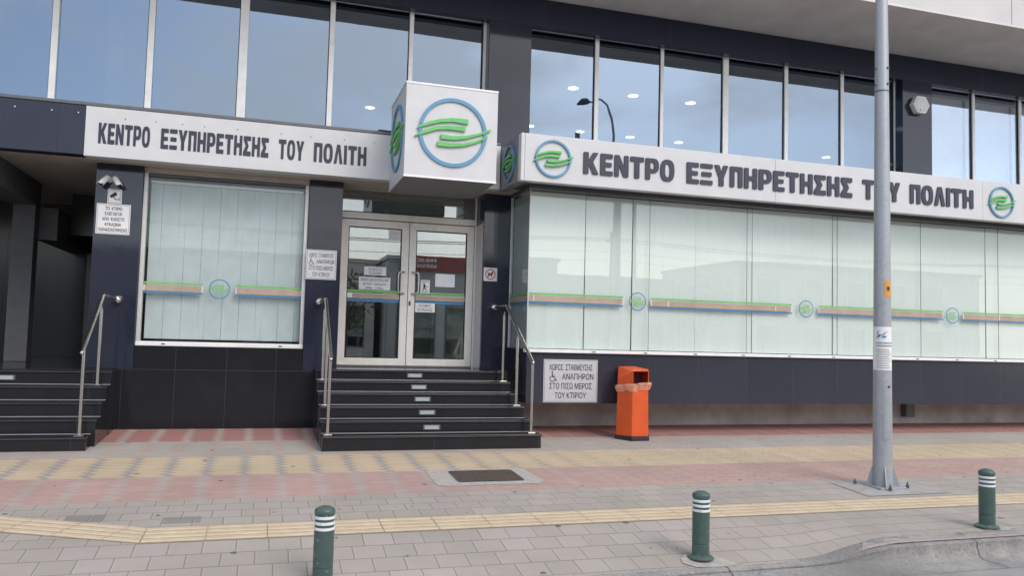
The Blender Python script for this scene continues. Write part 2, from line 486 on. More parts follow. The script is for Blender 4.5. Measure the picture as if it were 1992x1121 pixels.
# flat curve shapes (letters, emblems) turned into meshes
def shape(name, loops, m, parent, loc, rot=(math.pi / 2, 0, 0), scale=(1, 1, 1), depth=.01, bevel=0):
    c = bpy.data.curves.new(name, 'CURVE'); c.dimensions = '2D'; c.fill_mode = 'BOTH'
    c.extrude = depth / 2; c.bevel_depth = bevel; c.bevel_resolution = 1
    if bevel: c.offset = -bevel
    for lp in loops:
        sp = c.splines.new('POLY'); sp.points.add(len(lp) - 1)
        for p, q in zip(sp.points, lp): p.co = (q[0] * scale[0], q[1] * scale[1], 0, 1)
        sp.use_cyclic_u = True
    return curve_mesh(name, c, m, parent, loc, rot)
def curve_mesh(name, c, m, parent, loc, rot, sx=1):
    tmp = bpy.data.objects.new(name, c); COL.objects.link(tmp)
    dg = bpy.context.evaluated_depsgraph_get()
    me = bpy.data.meshes.new_from_object(tmp.evaluated_get(dg))
    bpy.data.objects.remove(tmp); bpy.data.curves.remove(c)
    me.materials.clear(); me.name = name
    from mathutils import Euler
    me.transform(Matrix.Translation(Vector(loc)) @ Euler(rot).to_matrix().to_4x4() @ Matrix.Diagonal((sx, 1, 1, 1)))
    return fin(name, me, m, parent)
def text(name, body, m, parent, cx, y, z, h, width=None, depth=.002, bold=.0, rot=(math.pi / 2, 0, 0)):
    """one line of lettering centred on (cx, z), cap height h, squeezed to width"""
    c = bpy.data.curves.new(name, 'FONT'); c.body = body.replace('Κ', 'K').replace('Χ', 'X'); c.size = h / .73; c.extrude = depth / 2
    c.align_x = 'CENTER'; c.offset = bold; c.resolution_u = 4
    tmp = bpy.data.objects.new(name, c); COL.objects.link(tmp)
    dg = bpy.context.evaluated_depsgraph_get()
    me = bpy.data.meshes.new_from_object(tmp.evaluated_get(dg))
    bpy.data.objects.remove(tmp); bpy.data.curves.remove(c)
    xs = [q.co.x for q in me.vertices]; ys = [q.co.y for q in me.vertices]
    mx_, w_ = (max(xs) + min(xs)) / 2, max(xs) - min(xs)
    s = width / w_ if width else 1
    from mathutils import Euler
    me.transform(Matrix.Translation((cx, y, z)) @ Euler(rot).to_matrix().to_4x4() @ Matrix.Diagonal((s, 1, 1, 1)) @ Matrix.Translation((-mx_, -h / 2, 0)))
    me.materials.clear(); me.name = name
    return fin(name, me, m, parent)

# ---- heavy sign-writer glyphs, unit cap height; (outline loops, width)
def rnd(poly, r, n=3):
    out = []
    N = len(poly)
    for i in range(N):
        p = Vector(poly[i]).to_2d() if len(poly[i]) == 2 else Vector(poly[i])
        a, b = Vector(poly[i - 1]), Vector(poly[(i + 1) % N])
        p = Vector(poly[i])
        da, db = (a - p), (b - p)
        rr = min(r, da.length * .45, db.length * .45)
        s, e = p + da.normalized() * rr, p + db.normalized() * rr
        for k in range(n + 1):
            t = k / n
            out.append(tuple(s * (1 - t) ** 2 + p * 2 * t * (1 - t) + e * t * t))
    return out
def sup(cx, cy, rx, ry, n=36, e=2.6):
    o = []
    for k in range(n):
        a = 2 * math.pi * k / n; c, s = math.cos(a), math.sin(a)
        o.append((cx + rx * math.copysign(abs(c) ** (2 / e), c), cy + ry * math.copysign(abs(s) ** (2 / e), s)))
    return o
W = .265; T = .21
GL = {
 'Κ': ([[(0, 0), (W, 0), (W, .34), (.30, .40), (.50, 0), (.80, 0), (.50, .56), (.78, 1), (.49, 1), (W, .64), (W, 1), (0, 1)]], .80),
 'Ε': ([[(0, 0), (.66, 0), (.66, T), (W, T), (W, .40), (.60, .40), (.60, .60), (W, .60), (W, 1 - T), (.65, 1 - T), (.65, 1), (0, 1)]], .66),
 'Ν': ([[(0, 0), (.24, 0), (.24, .54), (.50, 0), (.76, 0), (.76, 1), (.52, 1), (.52, .46), (.26, 1), (0, 1)]], .76),
 'Τ': ([[(.235, 0), (.505, 0), (.505, .78), (.74, .78), (.74, 1), (0, 1), (0, .78), (.235, .78)]], .74),
 'Ρ': ([[(0, 0), (W, 0), (W, .32), (.50, .32), (.62, .36), (.71, .46), (.74, .58), (.74, .74), (.70, .88), (.61, .97), (.50, 1), (0, 1)],
        [(W, .50), (.42, .50), (.48, .54), (.48, .78), (.42, .82), (W, .82)]], .74),
 'Ο': ([sup(.39, .5, .39, .515), sup(.39, .5, .135, .32)], .78),
 'Ξ': (None, .66),
 'Υ': ([[(.255, 0), (.525, 0), (.525, .40), (.78, 1), (.50, 1), (.39, .66), (.28, 1), (0, 1), (.255, .40)]], .78),
 'Π': ([[(0, 0), (.25, 0), (.25, .79), (.46, .79), (.46, 0), (.71, 0), (.71, 1), (0, 1)]], .71),
 'Η': ([[(0, 0), (.25, 0), (.25, .40), (.49, .40), (.49, 0), (.74, 0), (.74, 1), (.49, 1), (.49, .61), (.25, .61), (.25, 1), (0, 1)]], .74),
 'Σ': ([[(0, 0), (.70, 0), (.70, .24), (.34, .24), (.50, .50), (.34, .77), (.69, .77), (.69, 1), (.02, 1), (.02, .80), (.21, .50), (0, .20)]], .70),
 'Λ': ([[(0, 0), (.245, 0), (.375, .66), (.505, 0), (.75, 0), (.515, 1), (.235, 1)]], .75),
 'Ι': ([[(0, 0), (.255, 0), (.255, 1), (0, 1)]], .255)}
def glyph(ch):
    if ch == 'Ξ':
        return [[(0, 0), (.66, 0), (.66, .21), (0, .21)], [(.06, .395), (.60, .395), (.60, .605), (.06, .605)], [(0, .79), (.66, .79), (.66, 1), (0, 1)]], .66
    return GL[ch]
def big_word(word, x0, x1, y, z0, z1, parent, depth=.03):
    gap = .095
    tot = sum(glyph(c)[1] for c in word) + gap * (len(word) - 1)
    sx = (x1 - x0) / tot; sz = z1 - z0; x = 0
    for ch in word:
        loops, wd = glyph(ch)
        lp = [(q if len(q) > 30 else rnd(q, .045)) for q in loops]
        shape('letter', lp, M['letter'], parent, (x0 + x * sx, y, z0), scale=(sx, sz, 1), depth=depth)
        x += wd + gap

# ---- the emblem: blue ring and four green swooshes, unit outer radius
SW = [[(-1.17, .03), (-1.15, .07), (-.81, .27), (-.43, .40), (-.04, .465), (.48, .47), (.48, .31), (-.03, .345), (-.42, .29), (-.76, .18)],
      [(-1.25, -.24), (-1.22, -.19), (-.92, -.0), (-.53, .15), (-.19, .20), (.40, .22), (.39, .07), (-.18, .085), (-.53, .04), (-.88, -.10)],
      [(-.40, -.09), (-.02, -.115), (.37, -.08), (.77, .03), (1.22, .22), (1.24, .17), (.89, .0), (.45, -.16), (.06, -.235), (-.40, -.24)],
      [(-.50, -.335), (-.09, -.355), (.34, -.32), (.73, -.20), (1.13, -.02), (1.14, -.07), (.77, -.27), (.38, -.405), (-.05, -.475), (-.50, -.475)]]
def smooth_loop(p, it=2):
    for _ in range(it):
        q = []
        for i in range(len(p)):
            a, b = p[i], p[(i + 1) % len(p)]
            if math.dist(a, b) < .22: q += [a, b] if not q or q[-1] != a else [b]
            else: q += [(a[0] * .8 + b[0] * .2, a[1] * .8 + b[1] * .2), (a[0] * .2 + b[0] * .8, a[1] * .2 + b[1] * .8)]
        p = q
    return p
def circ(r, n=72, c=(0, 0)): return [(c[0] + r * math.cos(2 * math.pi * k / n), c[1] + r * math.sin(2 * math.pi * k / n)) for k in range(n)]
def emblem(parent, loc, r, depth, rot=(math.pi / 2, 0, 0), nv=(0, -1, 0), g='green', b='blue', ringw=.11):
    nv = Vector(nv); l = Vector(loc)
    shape('emblem_ring', [circ(1), circ(1 - ringw)], M[b], parent, l + nv * depth / 2, rot, (r, r, 1), depth)
    for s in SW:
        shape('emblem_swoosh', [s], M[g], parent, l + nv * (depth / 2 + .003 + depth * .25), rot, (r * .9, r * .9, 1), depth * 1.1)

# ================================================================== GROUND
def zg(x, y):
    z = .04 * (y - 10.87)
    if y < 7.04:
        k = min(1, max(0, (5.55 - x) / 1.0)); k = k * k * (3 - 2 * k)
        z -= .115 * (7.04 - y) * k
    return z
xs = [-30, -20, -14] + [-10 + .5 * i for i in range(20)] + [.25 * i for i in range(48)] + [12, 13, 14, 16, 20, 26, 34]
ys = [6.0, 6.15, 6.3, 6.5, 6.7, 6.9, 7.04, 7.2, 7.6, 8.5, 10, 12, 13.3]
g = MB()
g.add([(x, y, zg(x, y)) for y in ys for x in xs],
      [(j * len(xs) + i, j * len(xs) + i + 1, (j + 1) * len(xs) + i + 1, (j + 1) * len(xs) + i) for j in range(len(ys) - 1) for i in range(len(xs) - 1)])
tag(g.build('pavement', M['pave'], smooth=60), kind='structure')
r_ = MB()
r_.add([(-200, 5.9, -.365), (200, 5.9, -.365), (200, -6.0, -.33), (-200, -6.0, -.33)], [(0, 1, 2, 3)])
tag(r_.build('road', M['asphalt']), kind='structure')
far = MB().box(-200, 200, -260, -6.0, -.6, -.18)
tag(far.build('far_pavement', M['concrete']), kind='structure')
# kerb: rounded stone where the pavement is high, sinking to flush at the dropped part
kb = MB()
kx = [-30, -10, -4, 0] + [.3 * i for i in range(1, 60)] + [20, 26, 34]
prof_n = 7
vs = []
for x in kx:
    zt = zg(x, 6.03) + .002
    jit = .012 * math.sin(x * 9.1) + .010 * math.sin(x * 23.7 + 1)
    zb = -.385
    hgt = zt - zb
    wide = .05 + .18 * min(1, max(0, (x - 4.3) / 1.2))
    yt = 6.0 + (wide - .05) * .9
    pts = [(yt + .02, zg(x, yt + .02) + .004), (yt - wide * .5, zt - .004 + jit * .2), (6.0 - .05 + jit * .3, zt - .025 * min(1, hgt / .1)), (5.955 + jit * .4, zt - .07 * min(1, hgt / .15)),
           (5.93 + jit * .3, zb + .05), (5.90, zb + .028), (5.62, zb + .024)]
    vs += [(x, a, b) for a, b in pts]
fs = [(i * prof_n + k, (i + 1) * prof_n + k, (i + 1) * prof_n + k + 1, i * prof_n + k + 1) for i in range(len(kx) - 1) for k in range(prof_n - 1)]
kb.add(vs, fs)
t = NT('kerb concrete'); v_ = t.obj(); kx_ = t.xyz(v_)
f1, f2_, f3 = t.noise(3.2, 10, .72, v_), t.noise(30, 6, .75, v_), t.noise(130, 3, .7, v_)
c_ = t.mix(t.ramp(f1, .3, .7), (.27, .26, .25), (.52, .50, .475))
c_ = t.mix(t.math('MULTIPLY', t.ramp(f2_, .5, .66), .7), c_, (.17, .185, .18))
c_ = t.mix(t.math('MULTIPLY', t.ramp(f3, .5, .7), .4), c_, (.50, .48, .455))
stn = t.math('MULTIPLY', t.ramp(t.math('ABSOLUTE', t.math('SUBTRACT', kx_[0], 5.0)), .75, .1), t.ramp(f1, .25, .6))
c_ = t.mix(t.math('MULTIPLY', stn, .6), c_, (.13, .13, .13))
jf = t.math('FRACT', t.math('DIVIDE', t.math('SUBTRACT', t.math('ADD', kx_[0], t.math('MULTIPLY', f2_, .008)), 6.36), 2.6))
c_ = t.mix(t.math('MULTIPLY', t.math('LESS_THAN', jf, .007), .8), c_, (.09, .085, .08))
t.put(t.b.inputs['Base Color'], c_); t.b.inputs['Roughness'].default_value = .95
t.bump(t.math('ADD', t.math('ADD', f1, t.math('MULTIPLY', f2_, .7)), t.math('MULTIPLY', f3, .25)), 1.0, .035)
tag(kb.build('kerb', t.m, smooth=70), kind='structure')

# tactile guidance strip: yellow tiles with four raised bars each
ts = MB(); groove = []
def tile(p0, p1, q0, q1):
    """tile between near edge p0-p1 and far edge q0-q1 (x, y)"""
    def P(u, v, h):
        ax = (p0[0] + (p1[0] - p0[0]) * u, p0[1] + (p1[1] - p0[1]) * u); bx_ = (q0[0] + (q1[0] - q0[0]) * u, q0[1] + (q1[1] - q0[1]) * u)
        x, y = ax[0] + (bx_[0] - ax[0]) * v, ax[1] + (bx_[1] - ax[1]) * v
        return (x, y, zg(x, max(y, 7.041)) + h)
    Ln = math.dist(p0, p1); e = .003 / max(Ln, .01)
    prof = [(.015, .004), (.015, .006)]
    for k in range(4):
        c = .14 + .24 * k
        prof += [(c - .085, .006), (c - .055, .012), (c + .055, .012), (c + .085, .006)]
    prof += [(.985, .006), (.985, .004)]
    v_ = [P(e, a, h) for a, h in prof] + [P(1 - e, a, h) for a, h in prof]; n = len(prof)
    ts.add(v_, [(i, i + 1, n + i + 1, n + i) for i in range(n - 1)])
    groove.extend([prof[i][1] < .007 and prof[i + 1][1] < .007 and 0 < i < n - 2 for i in range(n - 1)])
x = -.865
while x < 30:
    tile((x, 7.04), (x + .483, 7.04), (x, 7.495), (x + .483, 7.495)); x += .483
d = Vector((-1.1, .50)).normalized()
n0, f0 = Vector((-.87, 7.04)), Vector((-.865, 7.495))
n0b, f0b = n0 + d * .33, f0 + d * .12
pw = Vector((.5, 1.1)).normalized() * .43
tile(tuple(n0b), tuple(n0), tuple(n0b + pw), tuple(f0))
for k in range(16):
    a, b = n0b + d * .44 * k, n0b + d * .44 * (k + 1)
    pw = Vector((.5, 1.1)).normalized() * .43
    tile(tuple(b), tuple(a), tuple(b + pw), tuple(a + pw))
to = tag(ts.build('tactile_strip', M['tactile']), kind='structure')
to.data.materials.append(mat('dirt in grooves', (.40, .325, .225), .95, 0, .2, 14))
for pl, gflag in zip(to.data.polygons, groove): pl.material_index = 1 if gflag else 0

# ================================================================== OFFICE BUILDING
B = thing('office_building', 'dark granite office building with glazed upper floor and projecting glass wing', 'building', (3, 13, 0))
YW = 12.9
bx('wall', M['gran_low'], B, -2.03, .80, 12.88, 13.6, -.3, .955, bevel=.003)
bx('wall', M['gran_low'], B, -1.80, .59, 12.915, 13.6, .955, 1.292, bevel=0)
def pillar(x0, x1, z0, z1, y=YW, y1=13.6): return bx('pillar', M['gran_pil'], B, x0, x1, y, y1, z0, z1, bevel=.003)
pillar(-2.43, -1.803, .957, 3.94); pillar(.593, 1.108, .957, 3.94); pillar(3.43, 3.95, 1.016, 3.94)
pillar(3.415, 4.163, 4.40, 6.90, 12.85, 13.4); pillar(11.96, 12.681, 4.40, 6.90, 12.85, 13.4)
bx('fascia', M['gran_fas'], B, -12, 24, 12.85, 13.0, 6.902, 7.395, bevel=.003)
bx('lintel', M['alu_dark'], B, -12, 24, 13.001, 13.6, 6.988, 7.395, bevel=0)
# lower fascia left of the sign, soffit below sign and fascia
bx('fascia', M['gran_fas'], B, -8.0, -2.512, 12.37, 12.60, 3.945, 4.64, bevel=.003)
bx('flashing', M['alu_dark'], B, -8.0, 3.52, 12.36, 13.02, 4.646, 4.690, bevel=.003)
bx('soffit', M['soffit_low'], B, -8.0, 3.94, 12.40, 13.6, 3.95, 4.05, bevel=0)
bx('soffit_trim', M['soffit_low'], B, -1.80, .59, 12.955, 13.05, 3.872, 3.948, bevel=.004)
bx('soffit_trim', M['soffit_low'], B, 1.11, 3.43, 13.33, 13.45, 3.93, 3.948, bevel=0)
# overhang above
ov = MB().box(-12, 24, 11.052, 24, 7.4, 7.5); ov.build('soffit', M['soffit'], B)
ov = MB().box(-12, 24, 11.0, 11.05, 7.40, 7.44); ov.build('drip_edge', M['soffit'], B, .004)
for k in range(12):
    x0 = -11.7 + 3.05 * k
    bx('cladding_panel', M['overhang'], B, x0 + .006, x0 + 3.044, 11.03, 11.2, 7.442, 7.93, bevel=.004)
    bx('cladding_panel', M['overhang'], B, x0 + .006, x0 + 3.044, 11.045, 11.2, 7.936, 9.6, bevel=.004)
bx('upper_wall', M['overhang'], B, -12, 24, 11.21, 24, 7.51, 9.55, bevel=0)
# shell, floors and rooms behind the glass
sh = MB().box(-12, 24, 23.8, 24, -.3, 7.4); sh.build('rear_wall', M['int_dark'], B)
bx('floor_slab', M['int_ceil'], B, -8, 24, 13.62, 23.8, 4.0, 4.35, bevel=0)
bx('ceiling', M['int_ceil'], B, -12, 24, 13.62, 23.8, 7.02, 7.38, bevel=0)
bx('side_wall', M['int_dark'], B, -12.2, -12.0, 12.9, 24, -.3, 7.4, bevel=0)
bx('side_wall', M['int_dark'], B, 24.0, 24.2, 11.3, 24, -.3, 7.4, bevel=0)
bx('interior_column', M['int_white'], B, -2.60, -2.36, 14.1, 14.3, 4.36, 7.01, bevel=0)
# ---- upper windows
prng = random.Random(11)
def upper_window(xa, xb, mull, endL, endR, y=13.1, pane='glass_up'):
    f = MB().box(xa, xb, y - .045, y + .03, 6.935, 6.985).build('window', M['trim_w'], B, .004)
    MB().box(xa, xb, y - .045, y + .03, 4.36, 4.42).build('window_sill', M['alu'], f, .004)
    edges = [xa]
    for (a, b) in mull:
        MB().box(a, b, y - .05, y + .03, 4.42, 6.934).build('mullion', M['trim_w'], f, .004)
        MB().box(a - .012, a - .001, y - .02, y + .028, 4.42, 6.934).build('gasket', M['rubber'], f)
        edges += [a - .012, b]
    if endR:
        MB().box(xb - endR, xb, y - .05, y + .03, 4.42, 6.934).build('mullion', M['trim_w'], f, .004)
        MB().box(xb - endR - .02, xb - endR - .001, y - .02, y + .028, 4.42, 6.934).build('gasket', M['rubber'], f)
        edges.append(xb - endR - .02)
    else: edges.append(xb)
    for i in range(0, len(edges), 2):
        pm = MB().box(edges[i] + .001, edges[i + 1] - .001, y, y + .008, 4.421, 6.933)
        k1, k2 = prng.uniform(-.006, .006), prng.uniform(-.006, .006)      # no two panes hang quite true
        pm.v = [(a, b + k1 * (a - edges[i]) / (edges[i + 1] - edges[i]) + k2 * (c - 4.4) / 2.5, c) for a, b, c in pm.v]
        pm.build('pane', M[pane], f)
    bx('blind_housing', M['int_wall'], B, xa + .03, xb - .05, y + .16, y + .26, 6.82, 6.93, bevel=.004)
upper_window(-10, 3.428, [(-7.13, -7.04), (-5.80, -5.67), (-4.46, -4.37), (-3.162, -3.074), (-1.868, -1.779), (-.56, -.431), (.807, .886), (2.097, 2.166)], 0, .059)
upper_window(4.15, 11.977, [(5.428, 5.502), (6.722, 6.784), (8.02, 8.135), (9.364, 9.44), (10.656, 10.723)], 0, .036)
upper_window(12.67, 21.0, [(13.939, 14.0), (15.2, 15.264), (16.5, 16.57), (17.8, 17.87), (19.2, 19.27)], 0, .06, pane='glass_up_r')
# ---- left ground-floor window
wl = MB().box(-1.80, .59, 12.955, 13.09, 1.295, 1.362).build('window', M['trim_w'], B, .006)
MB().box(-1.80, -1.742, 12.97, 13.09, 1.363, 3.87).build('frame_post', M['alu'], wl, .006)
MB().box(.532, .59, 12.97, 13.09, 1.363, 3.87).build('frame_post', M['alu'], wl, .006)
MB().box(-1.741, .531, 12.99, 13.09, 3.83, 3.87).build('frame_head', M['alu_dark'], wl, .004)
MB().box(-1.741, -.604, 13.05, 13.056, 1.363, 3.829).build('pane', M['glass_left'], wl)
MB().box(-.600, .531, 13.05, 13.056, 1.363, 3.829).build('pane', M['glass_left'], wl)
for px_ in (-1.42, .25): MB().box(px_ - .025, px_ + .025, 12.951, 12.956, 1.318, 1.334).build('drain_cap', M['rubber'], wl)
def stripe(parent, x0, x1, y, z0, ends=(1, 1)):
    """green, brown and blue film stripe with white ends, on the outside of the pane"""
    d = .002
    MB().box(x0, x1, y - d, y, z0 + .142, z0 + .170).build('stripe_green', M['dgreen'], parent)
    MB().box(x0, x1, y - d, y, z0 + .0, z0 + .026).build('stripe_blue', M['dblue'], parent)
    MB().box(x0, x1, y - d, y, z0 + .036, z0 + .128).build('stripe_brown', M['dbrown'], parent)
    for k, xe in enumerate((x0, x1 - .012)):
        if ends[k]: MB().box(xe, xe + .012, y - d - .002, y - d - .0005, z0 + .036, z0 + .128).build('stripe_end', M['dwhite'], parent)
stripe(wl, -1.738, -.914, 13.048, 2.078)
stripe(wl, -.441, .528, 13.048, 2.078)
emblem(wl, (-.676, 13.048, 2.174), .152, .002, g='dgreen', b='dblue', ringw=.10)
# ---- entrance doors
YD = 13.4
dr = MB().box(1.115, 3.40, YD - .05, YD + .07, 3.452, 3.556).build('door_frame', M['alu_door'], B, .005)
MB().box(1.110, 1.137, YD - .05, YD + .07, 1.016, 3.95).build('frame_post', M['alu_door'], dr, .005)
MB().box(3.389, 3.425, YD - .05, YD + .07, 1.016, 3.95).build('frame_post', M['alu_door'], dr, .005)
MB().box(1.138, 3.388, YD - .03, YD + .05, 1.016, 1.034).build('threshold', M['alu_dark'], dr, .004)
MB().box(1.138, 3.388, YD, YD + .008, 3.557, 3.93).build('transom_pane', M['glass_door'], dr)
MB().box(3.20, 3.388, YD - .02, YD - .004, 3.557, 3.93).build('transom_post', M['alu_dark'], dr)
MB().box(1.138, 3.388, YD - .01, YD - .003, 3.557, 3.575).build('gasket', M['rubber'], dr)
def leaf(x0, x1, gx0, gx1, hx, mirror):
    d_ = MB()
    z0, z1 = 1.042, 3.436
    yb, yf = YD + .03, YD - .035
    # four mitred members
    go, gi = (x0, x1, z0, z1), (gx0, gx1, 1.158, 3.318)
    def member(a, b, c, e): d_.add([(a[0], yf, a[1]), (b[0], yf, b[1]), (c[0], yf, c[1]), (e[0], yf, e[1]), (a[0], yb, a[1]), (b[0], yb, b[1]), (c[0], yb, c[1]), (e[0], yb, e[1])],
        [(0, 1, 2, 3), (7, 6, 5, 4), (0, 4, 5, 1), (1, 5, 6, 2), (2, 6, 7, 3), (3, 7, 4, 0)])
    e_ = .0006
    A, Bq, C, D = (x0, z0), (x1, z0), (x1, z1), (x0, z1)
    a, b, c, dd = (gx0, 1.158), (gx1, 1.158), (gx1, 3.318), (gx0, 3.318)
    member((A[0] + e_, A[1]), (Bq[0] - e_, Bq[1]), (b[0] - e_, b[1]), (a[0] + e_, a[1])); member((Bq[0], Bq[1] + e_), (C[0], C[1] - e_), (c[0], c[1] - e_), (b[0], b[1] + e_))
    member((C[0] - e_, C[1]), (D[0] + e_, D[1]), (dd[0] + e_, dd[1]), (c[0] - e_, c[1])); member((D[0], D[1] - e_), (A[0], A[1] + e_), (a[0], a[1] + e_), (dd[0], dd[1] - e_))
    o = d_.build('door', M['alu_door'], B, .004)
    MB().box(gx0 + .012, gx1 - .012, YD - .022, YD + .02, 2.138, 2.226).build('mid_rail', M['alu_door'], o, .003)
    MB().box(gx0 + .014, gx1 - .014, YD - .002, YD + .006, 2.227, 3.304).build('pane', M['glass_door'], o)
    MB().box(gx0 + .014, gx1 - .014, YD - .002, YD + .006, 1.172, 2.137).build('pane', M['glass_door'], o)
    gk = MB()
    gk.box(gx0 + .0005, gx0 + .013, YD - .028, YD + .02, 1.159, 3.317); gk.box(gx1 - .013, gx1 - .0005, YD - .028, YD + .02, 1.159, 3.317)
    gk.box(gx0 + .0132, gx1 - .0132, YD - .027, YD + .02, 1.159, 1.171); gk.box(gx0 + .0132, gx1 - .0132, YD - .027, YD + .02, 3.305, 3.317)
    gk.build('gasket', M['rubber'], o)
    MB().box(gx0 + .016, gx1 - .016, YD - .005, YD - .0028, 2.240, 2.278).build('stripe_green', M['dgreen'], o)
    MB().box(gx0 + .016, gx1 - .016, YD - .005, YD - .0028, 2.085, 2.130).build('stripe_blue', M['dblue'], o)
    xb0 = gx0 + (.095 if not mirror else .016)
    MB().box(xb0, gx1 - .016, YD - .026, YD - .0225, 2.146, 2.218).build('stripe_brown', M['dbrown'], o)
    s = -1 if not mirror else 1
    hb = hx
    tip = hb + s * .11
    pts = [(hb, YD - .03, 2.595), (hb, YD - .085, 2.595)]
    h = MB()
    path = [(hb, YD - .03, 2.60), (hb + s * .02, YD - .07, 2.60), (hb + s * .07, YD - .088, 2.598), (tip - s * .012, YD - .09, 2.588), (tip, YD - .09, 2.55), (tip, YD - .09, 2.29),
            (tip - s * .012, YD - .09, 2.252), (hb + s * .07, YD - .088, 2.242), (hb + s * .02, YD - .07, 2.24), (hb, YD - .03, 2.24)]
    h.tube(path, .0135, 12)
    h.build('handle', M['steel'], o, smooth=50)
    return o
d1 = leaf(1.145, 2.262, 1.262, 2.140, 2.205, False)
d2 = leaf(2.272, 3.382, 2.385, 3.262, 2.325, True)
MB().box(2.290, 2.318, YD - .045, YD - .036, 2.045, 2.115).build('lock_plate', M['rubber'], d2, .003)
bx('side_panel', M['alu'], B, 3.426, 3.4295, 12.96, 13.36, 1.016, 3.45, bevel=0)
# lobby
bx('lobby_floor', M['int_floor'], B, -2.0, 3.88, 13.62, 19.0, .9, 1.012, bevel=0)
bx('lobby_wall', M['int_wall'], B, .60, 9.0, 19.0, 19.1, 1.012, 3.98, bevel=0)
bx('lobby_wall', M['int_wall'], B, .60, .70, 13.75, 18.98, 1.012, 3.98, bevel=0)
bx('lobby_partition', M['int_white'], B, 3.05, 3.45, 15.2, 15.26, 1.014, 3.3, bevel=0)
bx('lobby_partition', M['int_dark'], B, 2.0, 2.9, 17.2, 17.3, 1.014, 3.6, bevel=0)
bx('lobby_post', M['int_white'], B, 2.02, 2.10, 14.7, 14.78, 1.014, 3.9, bevel=0)
bx('lobby_counter', M['int_white'], B, 2.6, 4.6, 16.4, 16.9, 1.014, 2.05, bevel=0)
bx('lobby_ceiling', M['int_ceil'], B, .71, 9, 13.63, 18.98, 3.90, 3.985, bevel=0)
# ---- projecting glass wing
YG = 11.9
bx('wing_panel', M['gran_wing'], B, 3.90, 21, YG - .005, YG + .10, .545, 1.334, bevel=.003)
bx('wing_side', M['gran_side'], B, 3.895, 4.0, YG + .101, YW - .002, .545, 1.385, bevel=.003)
bx('wing_floor', M['soffit'], B, 4.0, 21, YG + .101, 13.6, .56, .70, bevel=0)
bx('base_wall', M['base'], B, 3.4, 21, 12.93, 13.3, -.3, .558, bevel=0)
bx('base_pipe_cover', M['alu_dark'], B, 11.95, 12.16, 12.78, 12.929, .22, .50, bevel=.01)
wg = MB().box(3.86, 21, YG - .05, YG + .06, 1.337, 1.388).build('wing_window', M['trim_w'], B, .005)
for k in range(18):
    xk = 5.0 + .905 * k
    MB().box(xk - .03, xk + .03, YG - .054, YG - .0505, 1.352, 1.366).build('drain_cap', M['rubber'], wg)
jt = [3.905, 5.976, 7.807, 9.642, 11.47, 13.29, 15.12, 16.95, 18.78, 20.6]
for a, b in zip(jt, jt[1:]):
    MB().box(a + .002, b - .002, YG, YG + .01, 1.389, 3.90).build('pane', M['glass_wing'], wg)
for a in jt[1:-1]:
    MB().box(a - .0018, a + .0018, YG + .001, YG + .012, 1.389, 3.90).build('joint', M['alu_dark'], wg)
MB().box(3.896, 3.904, YG + .004, YW - .03, 1.389, 3.90).build('side_pane', M['glass_left'], wg)
MB().box(3.89, 3.935, YW - .029, YW - .003, 1.389, 3.90).build('frame_post', M['trim_w'], wg, .003)
MB().box(3.892, 3.908, YG - .006, YG + .0035, 1.389, 3.90).build('corner_joint', M['alu'], wg)
hd = MB().box(3.87, 21, YG - .03, YG + .05, 3.902, 3.955).build('frame_head', M['alu_dark'], wg, .006)
MB().box(3.87, 3.93, YG + .051, YW - .003, 3.902, 3.955).build('frame_head', M['alu_dark'], wg, .004)
bx('wing_soffit', M['alu_dark'], B, 3.56, 21, 11.34, 12.895, 3.958, 4.0, bevel=0)
bx('wing_roof', M['alu_dark'], B, 3.60, 21, 11.42, 13.02, 4.50, 4.56, bevel=0)
YF = YG - .001
stripe(wg, 3.906, 5.513, YF, 2.095, (0, 1)); stripe(wg, 6.009, 8.698, YF, 2.090); stripe(wg, 9.246, 11.965, YF, 2.085); stripe(wg, 12.433, 15.2, YF, 2.082)
for xe, zz in ((3.99, 2.095), (6.32, 2.090), (8.37, 2.090), (10.60, 2.085), (13.3, 2.082)):
    MB().box(xe, xe + .012, YF - .0045, YF - .0025, zz + .036, zz + .128).build('stripe_end', M['dwhite'], wg)
for (n_, z0_, z1_, m_) in (('stripe_green', .142, .170, 'dgreen'), ('stripe_blue', 0, .026, 'dblue'), ('stripe_brown', .036, .128, 'dbrown')):
    MB().box(3.892, 3.895, YG + .006, YW - .03, 2.095 + z0_, 2.095 + z1_).build(n_, M[m_], wg)
for ex, ez in ((5.77, 2.190), (8.992, 2.186), (12.192, 2.176), (15.4, 2.17)):
    emblem(wg, (ex, YF, ez), .150, .002, g='dgreen', b='dblue', ringw=.10)
# ---- left porch
bx('porch_floor', M['gran_step'], B, -8, -2.004, 12.62, 18.5, -.30, .9545, bevel=.003)
bx('porch_wall', M['porch'], B, -8, -2.44, 17.7, 17.8, .957, 4.3, bevel=0)
bx('porch_wall', M['porch'], B, -8.1, -8.0, 12.4, 17.8, -.2, 4.3, bevel=0)
bx('porch_wall', M['porch'], B, -2.44, -2.20, 13.62, 18.5, .957, 3.94, bevel=0)
bx('porch_ceiling', M['soffit_low'], B, -8, -2.45, 13.61, 17.7, 3.95, 4.05, bevel=0)
bx('porch_beam', M['porch_paint'], B, -4.10, -3.70, 12.62, 15.3, 3.55, 3.945, bevel=.004)
bx('porch_column', M['porch_paint'], B, -4.03, -3.705, 15.0, 15.29, .957, 3.548, bevel=.004)
bx('porch_beam', M['porch_paint'], B, -3.75, -3.43, 15.31, 17.69, 3.0, 3.55, bevel=.004)
bx('porch_beam', M['porch'], B, -3.42, -2.45, 16.2, 16.4, 3.2, 3.945, bevel=.004)
bx('porch_door', M['alu_dark'], B, -3.40, -2.50, 17.60, 17.695, .957, 3.0, bevel=.01)

